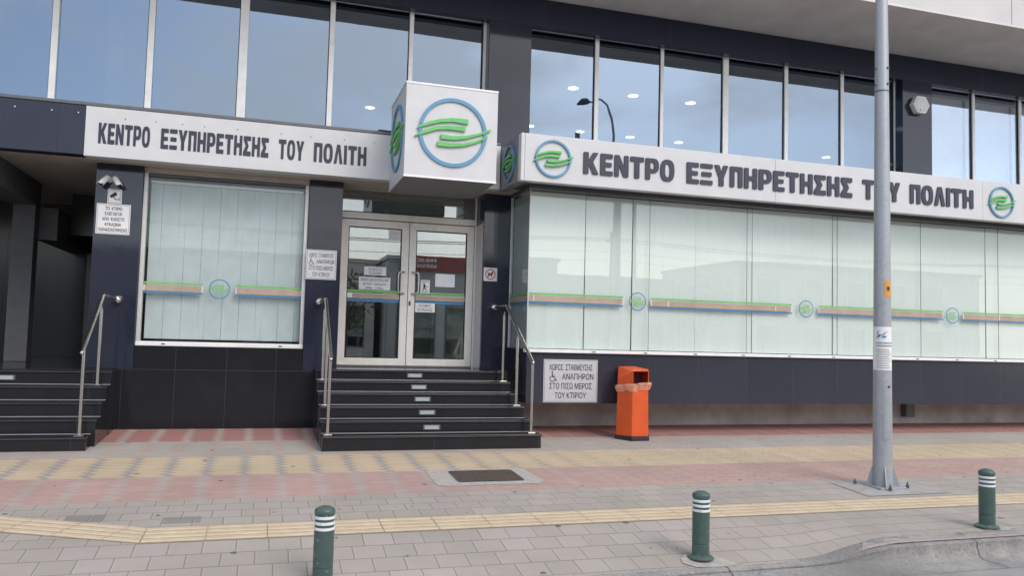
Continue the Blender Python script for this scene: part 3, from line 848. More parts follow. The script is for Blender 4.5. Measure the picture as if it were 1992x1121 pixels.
# ================================================================== DOWNLIGHTS (upper floor ceiling)
for (x_, y_, lb) in ((2.204, 19.26, 'lit round ceiling downlight seen just left of the cube sign'),
                     (6.17, 16.05, 'larger lit ceiling downlight in the first window right of the upper pillar'),
                     (7.6, 16.06, 'larger lit ceiling downlight in the second window right of the upper pillar'),
                     (9.03, 16.07, 'larger lit ceiling downlight in the third window right of the upper pillar'),
                     (6.28, 19.37, 'small lit ceiling downlight at the edge of the upper pillar beside the cube sign'),
                     (7.67, 19.39, 'small lit ceiling downlight low in the first window right of the upper pillar'),
                     (9.11, 19.4, 'small lit ceiling downlight low in the second window right of the upper pillar'),
                     (10.57, 19.42, 'small lit ceiling downlight low in the third window right of the upper pillar'),
                     (15.26, 19.32, 'small lit ceiling downlight low in the window just left of the steel pole')):
    t_ = thing('ceiling_light', lb, 'ceiling light', (x_, y_, 7.02), 'lit downlights in the upper office ceiling')
    MB().lathe((x_, y_, 6.985), [(.115, .0), (.15, .0), (.155, .012), (.155, .033), (.115, .033)], 28).build('trim_ring', M['trim_w'], t_, smooth=40)
    MB().lathe((x_, y_, 6.983), [(.112, .0), (.112, .02)], 28).build('diffuser', M['emit'], t_)

# ================================================================== STEPS
def flight(name, label, xl, rights, y0, zs, lights):
    s = thing(name, label, 'steps', ((xl + rights[0]) / 2, y0, 0))
    zlow = -.25
    for i, z in enumerate(zs):
        ya = y0 + .3 * i
        last = i == len(zs) - 1
        yb = y0 + .3 * (i + 1) - .001 if not last else 13.34
        if last and name != 'entrance_steps' and xl < -3: yb = 12.618
        elif last and xl >= 0: yb = 13.34
        xr = rights[i]
        xl_i = xl - .004 * i
        MB().box(xl_i, xr, ya + .018, yb + .015 if not last else yb, zlow, z - .0325).build('riser', M['gran_step'], s, .002)
        sl = MB().box(xl_i - .006, xr + .008, ya, yb + .017 if not last else yb, z - .032, z)
        o = sl.build('tread', M['gran_step'], s, .006)
        MB().box(xl_i - .004, xr + .006, ya - .0025, ya + .0, z - .026, z - .020).build('nosing_line', M['alu_dark'], o)
        if not last:
            MB().box(xl_i, xr, yb - .013, yb + .010, z + .0005, z + .004).build('joint_line', M['platealu'], o)
    for (lx, lz, ly) in lights:
        f = MB().box(lx - .122, lx + .122, ly + .004, ly + .0175, lz - .034, lz + .034).build('step_light', M['alu_dark'], s, .003)
        MB().box(lx - .10, lx + .10, ly + .001, ly + .0035, lz - .025, lz + .025).build('lens', M['lens'], f)
    return s
zR = [.202, .370, .537, .704, .860, 1.014]
flight('entrance_steps', 'six black granite steps with small riser lights leading to the glass doors', .788,
       [3.815, 3.745, 3.745, 3.70, 3.70, 3.66], 10.87, zR,
       [(2.298, .272, 11.17), (2.285, .450, 11.47), (2.27, .615, 11.77), (2.266, .772, 12.07), (2.252, .930, 12.37)])
zL = [.189, .379, .570, .759, .950]
flight('porch_steps', 'black granite steps at the left edge going up to the dark porch', -6.8, [-2.05, -2.0, -2.0, -2.0, -1.995], 11.16, zL,
       [(-3.29, .842, 12.36), (-3.38, .66, 12.06), (-3.38, .475, 11.76)])

# ================================================================== HANDRAILS
def handrail(label, x, posts, rail, xw, zw, g='stainless handrails beside the steps'):
    h = thing('handrail', label, 'handrail', (x, posts[0][1], posts[0][2]), g)
    for (px_, py, pz, pt) in posts:
        p = MB().tube([(px_, py, pz + .006), (px_, py, pt)], .0215, 20).build('post', M['steel'], h, smooth=50)
        MB().box(px_ - .055, px_ + .055, py - .045, py + .045, pz + .001, pz + .012).build('base_plate', M['steel'], p, .003)
        MB().tube([(px_, py, pt), (px_, py - .0, pt + .055)], .008, 10).build('bracket', M['steel'], p, smooth=50)
    (y0, z0), (y1, z1) = rail
    dv = Vector((0, y1 - y0, z1 - z0)).normalized()
    pts = [(x, y0, z0), (x, y1 - .03, z1 - .02)]
    e = Vector((xw, 12.84, zw)); c = Vector((x, y1, z1))
    for k in range(1, 7):
        t = k / 7
        a = Vector(pts[1]); b = c + (e - c).normalized() * .05
        pts.append(tuple(a * (1 - t) ** 2 + c * 2 * t * (1 - t) + b * t * t))
    pts.append(tuple(e))
    MB().tube(pts, .0255, 20).build('rail', M['steel'], h, smooth=50)
    MB().sphere((x, y0, z0), .0255, 16, 8).build('end_cap', M['steel'], h, smooth=80)
    MB().sphere(tuple(e), .062, 24, 14).build('wall_ball', M['chrome'], h, smooth=80)
    MB().tube([e, (xw, 12.899, zw)], .02, 12).build('wall_pin', M['chrome'], h, smooth=50)
handrail('stainless handrail of the porch steps at the left edge with chrome ball on the wall', -2.15,
         [(-2.15, 11.30, .189, 1.255), (-2.14, 12.22, .759, 1.80)], ((11.18, 1.225), (12.36, 1.995)), -2.05, 1.955)
handrail('left stainless handrail of the entrance steps beside the doors', .862,
         [(.862, 11.0, .202, 1.215), (.858, 11.62, .537, 1.565), (.852, 12.22, .860, 1.90)], ((10.92, 1.205), (12.30, 2.055)), .809, 2.034)
handrail('right stainless handrail of the entrance steps next to the glass wing', 3.68,
         [(3.70, 11.0, .202, 1.218), (3.655, 11.6, .537, 1.56), (3.615, 12.2, .860, 1.90)], ((10.92, 1.205), (12.30, 2.060)), 3.628, 2.048)

# ================================================================== SIGNS
def board(name, label, x0, x1, y, z0, z1, depth, joints=()):
    s = thing(name, label, 'sign', ((x0 + x1) / 2, y + depth / 2, z0))
    e = [x0] + list(joints) + [x1]
    for a, b in zip(e, e[1:]):
        MB().box(a + .002, b - .002, y, y + depth, z0, z1).build('panel', M['sign'], s, .003)
    return s
S1 = board('sign_board', 'long white sign board with dark Greek lettering above the left window and doors', -2.508, 3.532, 12.37, 3.935, 4.642, .20)
zb0, zb1 = 4.122, 4.417
for wd, a, b in (('ΚΕΝΤΡΟ', -2.334, -1.669), ('ΕΞΥΠΗΡΕΤΗΣΗΣ', -1.526, -.05), ('ΤΟΥ', .092, .458), ('ΠΟΛΙΤΗ', .602, 1.388)):
    big_word(wd, a, b, 12.366, zb0, zb1, S1, .006)
for xk in (-2.0, -1.6, -.95, -.5, .12, .55, 1.05, 1.5, -1.25):
    MB().tube([(xk, 12.362, 4.50), (xk, 12.371, 4.50)], .007, 8).build('screw', M['rubber'], S1)
for xk in (-3.38, -2.93, -2.60): MB().tube([(xk, 12.362, 4.53), (xk, 12.3705, 4.53)], .010, 8).build('fixing', M['alu'], B)
S2 = board('sign_board', 'long white sign board with dark Greek lettering and round emblems on the glass wing', 3.54, 21.0, 11.30, 3.896, 4.612, .14, (3.60, 7.936, 12.283, 16.6))
MB().box(3.54, 3.66, 11.4405, 12.369, 3.90, 4.61).build('side_panel', M['shaded'], S2, .003)
zb0, zb1 = 4.075, 4.412
for wd, a, b in (('ΚΕΝΤΡΟ', 4.535, 6.074), ('ΕΞΥΠΗΡΕΤΗΣΗΣ', 6.294, 9.443), ('ΤΟΥ', 9.657, 10.442), ('ΠΟΛΙΤΗ', 10.654, 12.052)):
    big_word(wd, a, b, 11.289, zb0, zb1, S2, .020)
emblem(S2, (4.045, 11.30, 4.257), .285, .03, ringw=.102)
emblem(S2, (12.70, 11.30, 4.244), .285, .03, ringw=.102)
emblem(S2, (3.54, 11.88, 4.255), .285, .03, rot=(math.pi / 2, 0, -math.pi / 2), nv=(-1, 0, 0), ringw=.102)
for xk in (4.7, 6.55, 9.9, 13.1, 7.5, 8.6):
    MB().tube([(xk, 11.37, 4.612), (xk, 11.37, 4.626)], .012, 8).build('lifting_eye', M['rubber'], S2)
CU = thing('cube_sign', 'large white cube sign with blue ring and green swooshes above the doors', 'sign', (2.42, 11.7, 3.75))
MB().box(1.752, 3.080, 11.002, 12.368, 3.752, 5.088).build('cube_panel', M['sign'], CU, .004)
for (z0_, z1_) in ((3.747, 3.775), (5.066, 5.093)):
    MB().box(1.748, 3.084, 10.994, 11.0015, z0_, z1_).build('edge_trim', M['trim_w'], CU, .002)
    MB().box(1.744, 1.7515, 11.002, 12.36, z0_, z1_).build('edge_trim', M['sign'], CU, .002)
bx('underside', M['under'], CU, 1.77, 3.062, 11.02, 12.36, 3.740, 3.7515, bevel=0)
emblem(CU, (2.428, 11.002, 4.42), .492, .026, ringw=.102)
emblem(CU, (1.752, 11.66, 4.42), .492, .026, rot=(math.pi / 2, 0, -math.pi / 2), nv=(-1, 0, 0), ringw=.102)

def plate(name, label, x0, x1, y, z0, z1, m='plate', cat='sign', border=True, frame=.006):
    s = thing(name, label, cat, ((x0 + x1) / 2, y, z0))
    MB().box(x0, x1, y - .004, y, z0, z1).build('plate', M[m], s, .001)
    if border:
        b = MB(); i = .014; t_ = .004; yy0, yy1 = y - .0055, y - .0042
        b.box(x0 + i, x1 - i, yy0, yy1, z0 + i, z0 + i + t_); b.box(x0 + i, x1 - i, yy0, yy1, z1 - i - t_, z1 - i)
        b.box(x0 + i, x0 + i + t_, yy0, yy1, z0 + i + t_, z1 - i - t_); b.box(x1 - i - t_, x1 - i, yy0, yy1, z0 + i + t_, z1 - i - t_)
        b.build('border', M['black'], s)
    return s
def lines(s, cx, y, rows, m='black', bold=.0):
    for (tx, z, h, wd) in rows: text('lettering', tx, M[m], s, cx if not isinstance(tx, tuple) else cx, y - .0055, z, h, wd, .002, bold)
# CCTV plates
p = plate('pictogram_sign', 'small white plate with a black camera pictogram below the two cameras', -2.265, -2.075, 12.899, 3.362, 3.572)
def poly(name, pts, m, parent, y): return shape(name, [pts], M[m], parent, (0, y, 0), depth=.0015)
poly('camera_symbol', [(-2.232, 3.455), (-2.215, 3.44), (-2.14, 3.485), (-2.15, 3.52), (-2.165, 3.53), (-2.235, 3.475)], 'black', p, 12.8935)
poly('camera_symbol', [(-2.19, 3.452), (-2.18, 3.458), (-2.155, 3.425), (-2.112, 3.43), (-2.112, 3.452), (-2.104, 3.452), (-2.104, 3.40), (-2.112, 3.40), (-2.112, 3.420), (-2.16, 3.412)], 'black', p, 12.8935)
p = plate('notice_sign', 'square white plate about video surveillance on the left pillar', -2.40, -1.947, 12.899, 2.908, 3.353)
lines(p, -2.173, 12.899, [('ΤΟ  ΚΤΙΡΙΟ', 3.285, .046, .225), ('ΕΛΕΓΧΕΤΑΙ', 3.208, .046, .225), ('ΑΠΟ  ΚΛΕΙΣΤΟ', 3.130, .046, .295), ('ΚΥΚΛΩΜΑ', 3.052, .046, .215), ('ΠΑΡΑΚΟΛΟΥΘΗΣΗΣ', 2.972, .046, .385)], bold=.0011)
def wheelchair(s, cx, cz, h, y):
    k = h
    shape('wheelchair_symbol', [circ(.085 * k, 20)], M['black'], s, (cx - .07 * k, y, cz + .43 * k), depth=.0015)
    P = [(-.12, .32), (-.02, .32), (-.02, .16), (.17, .16), (.17, .08), (-.02, .08), (-.02, .0), (.22, .0), (.36, -.34), (.46, -.30), (.47, -.38), (.33, -.44), (.17, -.08), (-.12, -.08)]
    shape('wheelchair_symbol', [[(a * k, b * k) for a, b in P]], M['black'], s, (cx, y, cz), depth=.0015)
    arc_o = [(.30 * math.cos(a) * k, .30 * math.sin(a) * k) for a in [math.radians(125 + 225 * i / 20) for i in range(21)]]
    arc_i = [(.225 * math.cos(a) * k, .225 * math.sin(a) * k) for a in [math.radians(350 - 225 * i / 20) for i in range(21)]]
    shape('wheelchair_symbol', [arc_o + arc_i], M['black'], s, (cx - .04 * k, y - .0005, cz - .20 * k), depth=.0015)
def parking(label, x0, x1, y, z0, z1):
    s = plate('parking_sign', label, x0, x1, y, z0, z1, 'platealu')
    w_, h_ = x1 - x0, z1 - z0; cx = (x0 + x1) / 2
    rows = [('ΧΩΡΟΣ  ΣΤΑΘΜΕΥΣΗΣ', .820, .80, 0), ('ΑΝΑΠΗΡΩΝ', .605, .58, .13), ('ΣΤΟ ΠΙΣΩ ΜΕΡΟΣ', .385, .78, 0), ('ΤΟΥ ΚΤΙΡΙΟΥ', .165, .58, 0)]
    for tx, fz, fw, dx in rows:
        text('lettering', tx, M['black'], s, cx + dx * w_, y - .0055, z0 + fz * h_, .135 * h_, fw * w_, .002, .0016 * h_)
    wheelchair(s, x0 + .17 * w_, z0 + .60 * h_, .235 * h_, y - .0055)
parking('smaller disabled parking plate on the pillar left of the entrance doors', .578, 1.045, 12.899 - .001, 2.383, 2.846)
parking('larger disabled parking plate low on the dark wall beside the orange bin', 4.183, 5.092, YG - .006, .562, 1.232)
nd = plate('no_dogs_sign', 'small white plate with a red crossed-out dog on the pillar right of the doors', 3.443, 3.675, 12.899, 2.483, 2.708, border=False)
shape('red_ring', [circ(.088, 40), circ(.073, 40)], M['red'], nd, (3.559, 12.893, 2.596), depth=.002)
poly('dog_symbol', [(3.515, 2.555), (3.527, 2.555), (3.535, 2.585), (3.57, 2.585), (3.575, 2.555), (3.587, 2.555), (3.592, 2.60), (3.61, 2.615), (3.606, 2.63), (3.58, 2.64), (3.573, 2.617), (3.53, 2.613), (3.512, 2.635), (3.505, 2.628), (3.52, 2.60)], 'black', nd, 12.8935)
shape('red_bar', [[(-.078, -.007), (.078, -.007), (.078, .007), (-.078, .007)]], M['red'], nd, (3.559, 12.8915, 2.596), rot=(math.pi / 2, -math.radians(45), 0), depth=.002)

# ---- papers on the door glass
def paper(name, label, x0, x1, z0, z1, y=YD - .006, m='paperw', cat='notice'):
    s = thing(name, label, cat, ((x0 + x1) / 2, y, z0))
    MB().box(x0, x1, y - .0012, y, z0, z1).build('sheet', M[m], s)
    return s
def plines(s, cx, y, rows, m='black'):
    for (tx, z, h, wd) in rows: text('lettering', tx, M[m], s, cx, y - .0022, z, h, wd, .001, .0005)
s = paper('door_sticker', 'small white printed sticker in the top corner of the left door glass', 1.92, 2.122, 3.150, 3.298)
for k in range(6):
    MB().box(1.935, 2.105 - .02 * (k % 3), YD - .0085, YD - .0074, 3.168 + .021 * k, 3.171 + .021 * k).build('print_line', M['black'], s)
s = paper('closed_notice', 'white paper reading closed on the left door glass', 1.536, 1.90, 2.526, 2.668)
plines(s, 1.718, YD - .006, [('ΚΛΕΙΣΤΟ', 2.630, .034, .215), ('CLOSED', 2.562, .034, .215)])
MB().box(1.60, 1.84, YD - .0085, YD - .0074, 2.594, 2.598).build('print_line', M['black'], s)
s = paper('hours_notice', 'white opening hours paper under the closed notice', 1.457, 1.975, 2.286, 2.494)
plines(s, 1.716, YD - .006, [('ΩΡΑΡΙΟ ΛΕΙΤΟΥΡΓΙΑΣ ΚΕΠ', 2.455, .034, .46), ('ΔΕΥΤΕΡΑ - ΠΑΡΑΣΚΕΥΗ', 2.378, .034, .38), ('8.00π.μ. - 17.00μ.μ.', 2.318, .030, .30)])
MB().box(1.49, 1.94, YD - .0085, YD - .0074, 2.426, 2.430).build('print_line', M['black'], s)
s = paper('push_sticker', 'small push sticker with a figure on the right door glass by the handle', 2.484, 2.640, 2.264, 2.486)
plines(s, 2.562, YD - .006, [('ΩΘΗΣΤΕ', 2.458, .022, .11), ('PUSH', 2.288, .024, .09)])
shape('figure_symbol', [circ(.014, 16)], M['black'], s, (2.545, YD - .008, 2.415), depth=.001)
shape('figure_symbol', [[(2.53, 2.398), (2.556, 2.402), (2.60, 2.372), (2.60, 2.36), (2.562, 2.378), (2.560, 2.355), (2.60, 2.312), (2.588, 2.308), (2.550, 2.342), (2.53, 2.308), (2.518, 2.312), (2.536, 2.352)]], M['black'], s, (0, YD - .008, 0), depth=.001)
paper('blank_paper', 'plain bluish white paper sheet stuck on the right door glass', 2.732, 3.070, 2.383, 2.602, m='paper')
s = paper('entrance_notice', 'white entrance plate on the right door below the brown stripe', 2.402, 2.740, 1.942, 2.095)
plines(s, 2.571, YD - .006, [('ΕΙΣΟΔΟΣ', 2.057, .038, .20), ('ENTRANCE', 1.98, .038, .25)])
MB().box(2.43, 2.71, YD - .0085, YD - .0074, 2.017, 2.021).build('print_line', M['black'], s)

# ================================================================== CAMERAS, ALARM
def camera_unit(label, bx_, bz, tip, g='security cameras on the left pillar'):
    c = thing('security_camera', label, 'security camera', (bx_, 12.9, bz), g)
    b0 = Vector((bx_, 12.9, bz)); t = Vector(tip)
    MB().tube([(bx_, 12.899, bz), (bx_, 12.875, bz)], .036, 18).build('mount', M['plate'], c, smooth=50)
    back = t + (Vector((bx_, 12.80, bz + .03)) - t).normalized() * .19
    MB().tube([(bx_, 12.876, bz), (bx_, 12.83, bz - .005), tuple(back + (t - back) * .35)], .014, 12).build('arm', M['plate'], c, smooth=60)
    ax = (t - back).normalized()
    h = MB().tube([tuple(back), tuple(back + ax * .012), tuple(back + ax * .17)], [.028, .036, .038], 22).build('housing', M['plate'], c, smooth=50)
    MB().tube([tuple(back + ax * .1702), tuple(back + ax * .178)], [.034, .032], 22).build('lens', M['rubber'], h, smooth=50)
    sh_ = MB()
    up = Vector((0, 0, 1)); side = ax.cross(up).normalized(); up2 = side.cross(ax)
    for r0 in (.042,):
        vs_, n = [], 9
        for q in (0.02, .20):
            for rr in (r0, r0 + .004):
                for k in range(n):
                    a = math.radians(20 + 140 * k / (n - 1))
                    vs_.append(back + ax * q + side * (rr * math.cos(a)) + up2 * (rr * math.sin(a)))
        fs_ = []
        for k in range(n - 1):
            fs_ += [(k, k + 1, 2 * n + k + 1, 2 * n + k), (n + k, 3 * n + k, 3 * n + k + 1, n + k + 1), (k, n + k, n + k + 1, k + 1), (2 * n + k, 2 * n + k + 1, 3 * n + k + 1, 3 * n + k)]
        fs_ += [(0, 2 * n, 3 * n, n), (n - 1, 2 * n - 1, 4 * n - 1, 3 * n - 1)]
        sh_.add(vs_, fs_)
    sh_.build('sun_shield', M['plate'], c, smooth=60)
camera_unit('left white bullet camera on the pillar, aimed down to the left', -2.245, 3.70, (-2.34, 12.70, 3.598))
camera_unit('right white bullet camera on the pillar, aimed down to the right', -2.175, 3.70, (-2.085, 12.70, 3.590))
al = thing('alarm_box', 'hexagonal white alarm siren box on the upper right pillar', 'alarm box', (12.30, 12.85, 6.25))
hexp = [(12.31 + .205 * math.cos(math.radians(60 * k + 0)), 6.40 + .20 * math.sin(math.radians(60 * k + 0))) for k in range(6)]
MB().prism(hexp, 12.72, 12.849).build('cover', M['trim_w'], al, .02, seg=3)
MB().prism([(12.31 + (a - 12.31) * .80, 6.40 + (b - 6.40) * .80) for a, b in hexp], 12.708, 12.7195).build('front_face', M['plate'], al, .004)
for k in range(4): MB().box(12.22, 12.40, 12.7055, 12.7075, 6.36 + .035 * k, 6.366 + .035 * k).build('print_line', M['alu'], al)
MB().tube([(12.26, 12.7079, 6.285), (12.26, 12.703, 6.285)], .012, 10).build('lamp', M['rubber'], al)

# ================================================================== BLINDS
vb = thing('vertical_blind', 'pale grey vertical slat blind behind the left window', 'blind', (-.6, 13.2, 1.36))
n = 27
for k in range(n):
    xk = -1.715 + (k + .5) * 2.24 / n
    m_ = MB(); a = math.radians(1.8 + 0.7 * math.sin(k * 2.7))
    hw = .0425; dx, dy = hw * math.cos(a), hw * math.sin(a)
    vs_ = []
    for z_ in (1.40, 2.2, 3.0, 3.74):
        sw = .004 * math.sin(k * 1.9 + z_)
        vs_ += [(xk - dx + sw, 13.16 - dy, z_), (xk + sw, 13.16, z_), (xk + dx + sw, 13.16 + dy, z_)]
    m_.add(vs_, [(r * 3 + c, r * 3 + c + 1, r * 3 + c + 4, r * 3 + c + 3) for r in range(3) for c in range(2)])
    o = m_.build('slat', M['blind_l'], vb)
    sol = o.modifiers.new('thick', 'SOLIDIFY'); sol.thickness = .0015
MB().box(-1.72, .51, 13.13, 13.19, 3.745, 3.79).build('head_rail', M['alu'], vb, .003)
pb = thing('panel_blind', 'wide pale fabric panel blinds behind the long wing windows', 'blind', (12, 12.05, 1.4))
gaps = [3.92, 4.875, 5.70, 6.86, 7.95, 9.60, 10.52, 11.75, 13.05, 14.4, 15.9, 17.4, 18.9, 20.5]
for k, (a, b) in enumerate(zip(gaps, gaps[1:])):
    g_ = (.022, .014, .010, .004, .028, .004, .012, .012, .02, .02, .02, .02, .02)[k]
    m_ = MB(); nn_ = 1; vs_ = []
    for z_ in (1.40, 2.6, 3.87):
        for c in range(nn_ + 1):
            t = c / nn_
            vs_.append((a + (b - g_ - a) * t, 11.96 + .012 * (k % 2), z_))
    m_.add(vs_, [(r * (nn_ + 1) + c, r * (nn_ + 1) + c + 1, (r + 1) * (nn_ + 1) + c + 1, (r + 1) * (nn_ + 1) + c) for r in range(2) for c in range(nn_)])
    o = m_.build('blind_panel', M['blind_w'], pb)
    sol = o.modifiers.new('thick', 'SOLIDIFY'); sol.thickness = .002
m_ = MB()
m_.box(3.945, 3.948, 12.06, 12.86, 1.40, 3.87)
m_.build('blind_panel', M['blind_l'], pb)
MB().box(3.96, 20.9, 12.02, 12.10, 3.872, 3.899).build('head_rail', M['alu_dark'], pb)

rbl = thing('roller_blind', 'pale roller blinds lowered behind the upper windows right of the alarm box', 'blind', (16, 13.3, 4.4))
for (a, b) in ((12.70, 13.92), (14.01, 15.19), (15.27, 16.49), (16.58, 17.79), (17.88, 19.19)):
    MB().box(a, b, 13.30, 13.303, 4.45, 6.90).build('blind_sheet', M['trim_w'], rbl)

# ================================================================== BIN
bn = thing('litter_bin', 'orange hexagonal litter bin with hood and plastic bag by the wing wall', 'litter bin', (5.58, 11.61, .03))
cxb, cyb, rb, ab = 5.575, 11.605, .288, math.radians(3.5)
def hexv(r, z, k): 
    a = ab + math.radians(60 * k); return (cxb + r * math.cos(a), cyb + r * math.sin(a), z)
order = [3, 4, 5, 0, 1, 2]                               # V0 left, V1 front-left, V2 front-right, V3 right, V4 back-right, V5 back-left
def hx(r, z): return [hexv(r, z, k) for k in order]
def ringmesh(rings, close=False):
    m_ = MB(); vs_ = [p_ for r in rings for p_ in r]; fs_ = []
    for i in range(len(rings) - 1):
        for k in range(6):
            fs_.append((i * 6 + k, i * 6 + (k + 1) % 6, (i + 1) * 6 + (k + 1) % 6, (i + 1) * 6 + k))
    if close: fs_ += [tuple(range(6)), tuple((len(rings) - 1) * 6 + k for k in range(6))]
    return m_.add(vs_, fs_)
ringmesh([hx(.287, .088), hx(.272, .80), hx(.272, .86)], True).build('body', M['orange'], bn, .006)
ringmesh([hx(.305, .018), hx(.302, .085)], True).build('base', M['black'], bn, .006)
V = hx(.272, .861)
top = [.965, 1.085, 1.09, 1.11, 1.145, 1.14]
Tt = [(V[k][0], V[k][1], top[k]) for k in range(6)]
cen = (cxb - .02, cyb + .05, 1.135)
hm = MB()
cen = (cxb + .085, cyb + .145, 1.150)
hv = V + Tt + [cen]
hm.add(hv, [(0, 1, 7, 6), (2, 3, 9, 8), (3, 4, 10, 9), (4, 5, 11, 10), (5, 0, 6, 11), (6, 7, 11), (7, 12, 11), (7, 8, 12), (8, 9, 12), (9, 10, 12), (10, 11, 12)])
ho = hm.build('hood', M['orange'], bn)
s_ = ho.modifiers.new('thick', 'SOLIDIFY'); s_.thickness = .006; s_.offset = -1
MB().box(cxb - .15, cxb + .15, cyb + .02, cyb + .03, .87, 1.08).build('hood_inside', M['bin_in'], bn)
# frame round the opening
for (a, b) in ((V[1], Tt[1]), (V[2], Tt[2])): MB().tube([a, b], .008, 6).build('opening_frame', M['orange'], bn)
# the bag: lip folded out over the rim
rings = []
NB = 72
def hexr(th_, r):
    a = (th_ - ab) % math.radians(60) - math.radians(30)
    return r * math.cos(math.radians(30)) / math.cos(a)
random.seed(3)
ph = [random.uniform(0, 6.28) for _ in range(8)]
for (dr, z) in ((-.01, .868), (.012, .885), (.030, .872), (.034, .845), (.026, .812), (.018, .785), (.012, .79)):
    ring = []
    for k in range(NB):
        a = 2 * math.pi * k / NB
        wv = sum(math.sin(a * (5 + 4 * i) + ph[i]) / (1 + .5 * i) for i in range(5))
        low = .5 + .5 * math.cos(a - math.radians(-75))
        z_ = z + .030 * math.sin(a + 2.4) * 1.0 - (.02 * low if z < .84 else 0) + .010 * wv * (1 if z < .83 else .4)
        r = hexr(a, .272) + dr * (.9 + .4 * wv) + .004
        ring.append((cxb + r * math.cos(a), cyb + r * math.sin(a), z_))
    rings.append(ring)
bg_ = MB(); vs_ = [q for r in rings for q in r]
bg_.add(vs_, [(i * NB + k, i * NB + (k + 1) % NB, (i + 1) * NB + (k + 1) % NB, (i + 1) * NB + k) for i in range(len(rings) - 1) for k in range(NB)])
bg_.build('plastic_bag', M['bag'], bn, smooth=50)

# ================================================================== STEEL POLE
LX, LY = 7.147, 8.02
lp = thing('street_pole', 'tall galvanised grey steel street pole with bolted base in front of the wing', 'street pole', (LX, LY, -.11))
z0 = zg(LX, LY)
N8 = 24
MB().tube([(LX, LY, z0 + .02), (LX, LY, .50), (LX, LY, 4.70)], [.113, .109, .082], N8).build('pole', M['galv'], lp, smooth=40)
MB().tube([(LX, LY, 4.705), (LX, LY, 5.2), (LX, LY, 6.6)], [.081, .078, .062], N8).build('pole', M['galv'], lp, smooth=40)
MB().lathe((LX, LY, 6.6), [(.066, 0), (.066, .03), (.03, .06), (.002, .062)], 20).build('pole_cap', M['galv'], lp, smooth=50)
MB().lathe((LX, LY, 4.688), [(.086, 0), (.086, .012)], 24).build('joint_ring', M['alu_dark'], lp)
for (dz, da) in ((4.78, -1.35), (4.98, -1.35), (4.78, -3.2), (4.98, -3.2), (4.78, .4)):
    a = da
    MB().tube([(LX + .078 * math.cos(a), LY + .078 * math.sin(a), dz), (LX + .098 * math.cos(a), LY + .098 * math.sin(a), dz)], .014, 6).build('bolt', M['alu_dark'], lp)
bp_ = MB().box(LX - .185, LX + .185, LY - .185, LY + .185, z0 - .03, z0 + .022); b_ = bp_.build('base_plate', M['galv'], lp, .004)
for k in range(4):
    a = math.radians(45 + 90 * k + 17)
    c_, s__ = math.cos(a), math.sin(a)
    g_ = MB(); t_ = .007
    def Q(r, z, o_): return (LX + c_ * r - s__ * o_, LY + s__ * r + c_ * o_, z)
    pr_ = [(.10, z0 + .0225), (.185, z0 + .0225), (.185, z0 + .035), (.114, z0 + .25), (.10, z0 + .25)]
    g_.add([Q(r, z, -t_) for r, z in pr_] + [Q(r, z, t_) for r, z in pr_], [(0, 1, 2, 3, 4), (9, 8, 7, 6, 5)] + [(i, (i + 1) % 5, 5 + (i + 1) % 5, 5 + i) for i in range(5)])
    g_.build('gusset', M['galv'], lp)
for (bx_, by_) in ((6.90, 8.20), (7.05, 7.79), (7.40, 7.90), (7.42, 8.20)):
    MB().tube([(bx_, by_, z0 - .01), (bx_, by_, z0 + .040)], .021, 6).build('anchor_nut', M['alu_dark'], lp)
    MB().tube([(bx_, by_, z0 + .041), (bx_, by_, z0 + .072)], .009, 10).build('anchor_bolt', M['alu_dark'], lp)
# access door, curved to the pole, facing the camera
def curved(name, m, parent, a0, a1, za, zb, dr, n=10, r_of=None):
    vs_ = []
    for z_ in (za, (za + zb) / 2, zb):
        r = (.109 + (.082 - .109) * (z_ - .5) / 4.2 if z_ > .5 else .111) + dr
        for k in range(n + 1):
            a = math.radians(a0 + (a1 - a0) * k / n); vs_.append((LX + r * math.cos(a), LY + r * math.sin(a), z_))
    vi = [(LX + (a - LX) * .97, LY + (b - LY) * .97, c) for a, b, c in vs_]
    N = len(vs_); q = n + 1
    fs_ = []
    for r in range(2):
        for k in range(n):
            a = r * q + k
            fs_ += [(a, a + 1, a + q + 1, a + q), (N + a, N + a + q, N + a + q + 1, N + a + 1)]
    rim = [k for k in range(n)] + [n, q + n] + [2 * q + k for k in range(n, 0, -1)] + [2 * q, q]
    fs_ += [(rim[k], rim[(k + 1) % len(rim)], N + rim[(k + 1) % len(rim)], N + rim[k]) for k in range(len(rim))]
    return MB().add(vs_ + vi, fs_).build(name, m, parent, smooth=35)
acc = curved('access_door', M['galv'], lp, -127, -72, .46, 1.14, .003)
MB().tube([(LX + .106 * math.cos(math.radians(-92)), LY + .106 * math.sin(math.radians(-92)), 1.085), (LX + .118 * math.cos(math.radians(-92)), LY + .118 * math.sin(math.radians(-92)), 1.085)], .012, 10).build('lock', M['rubber'], acc)
tg = thing('pole_tag', 'small orange number tag on the grey steel pole', 'tag', (LX, LY, 2.15))
t_or = mat('orange tag', (.70, .30, .03), .5)
curved('tag_plate', t_or, tg, -116, -66, 2.155, 2.36, .002)
aa = math.radians(-92)
text('lettering', '9', M['black'], tg, LX + .104 * math.cos(aa), LY + .1065 * math.sin(aa), 2.258, .058, None, .002, .001)
nt_ = thing('pole_notice', 'white printed notice with blue bird emblem wrapped round the grey steel pole', 'notice', (LX, LY, 1.276))
curved('sheet', M['paperw'], nt_, -205, -55, 1.28, 1.80, .0015, 16)
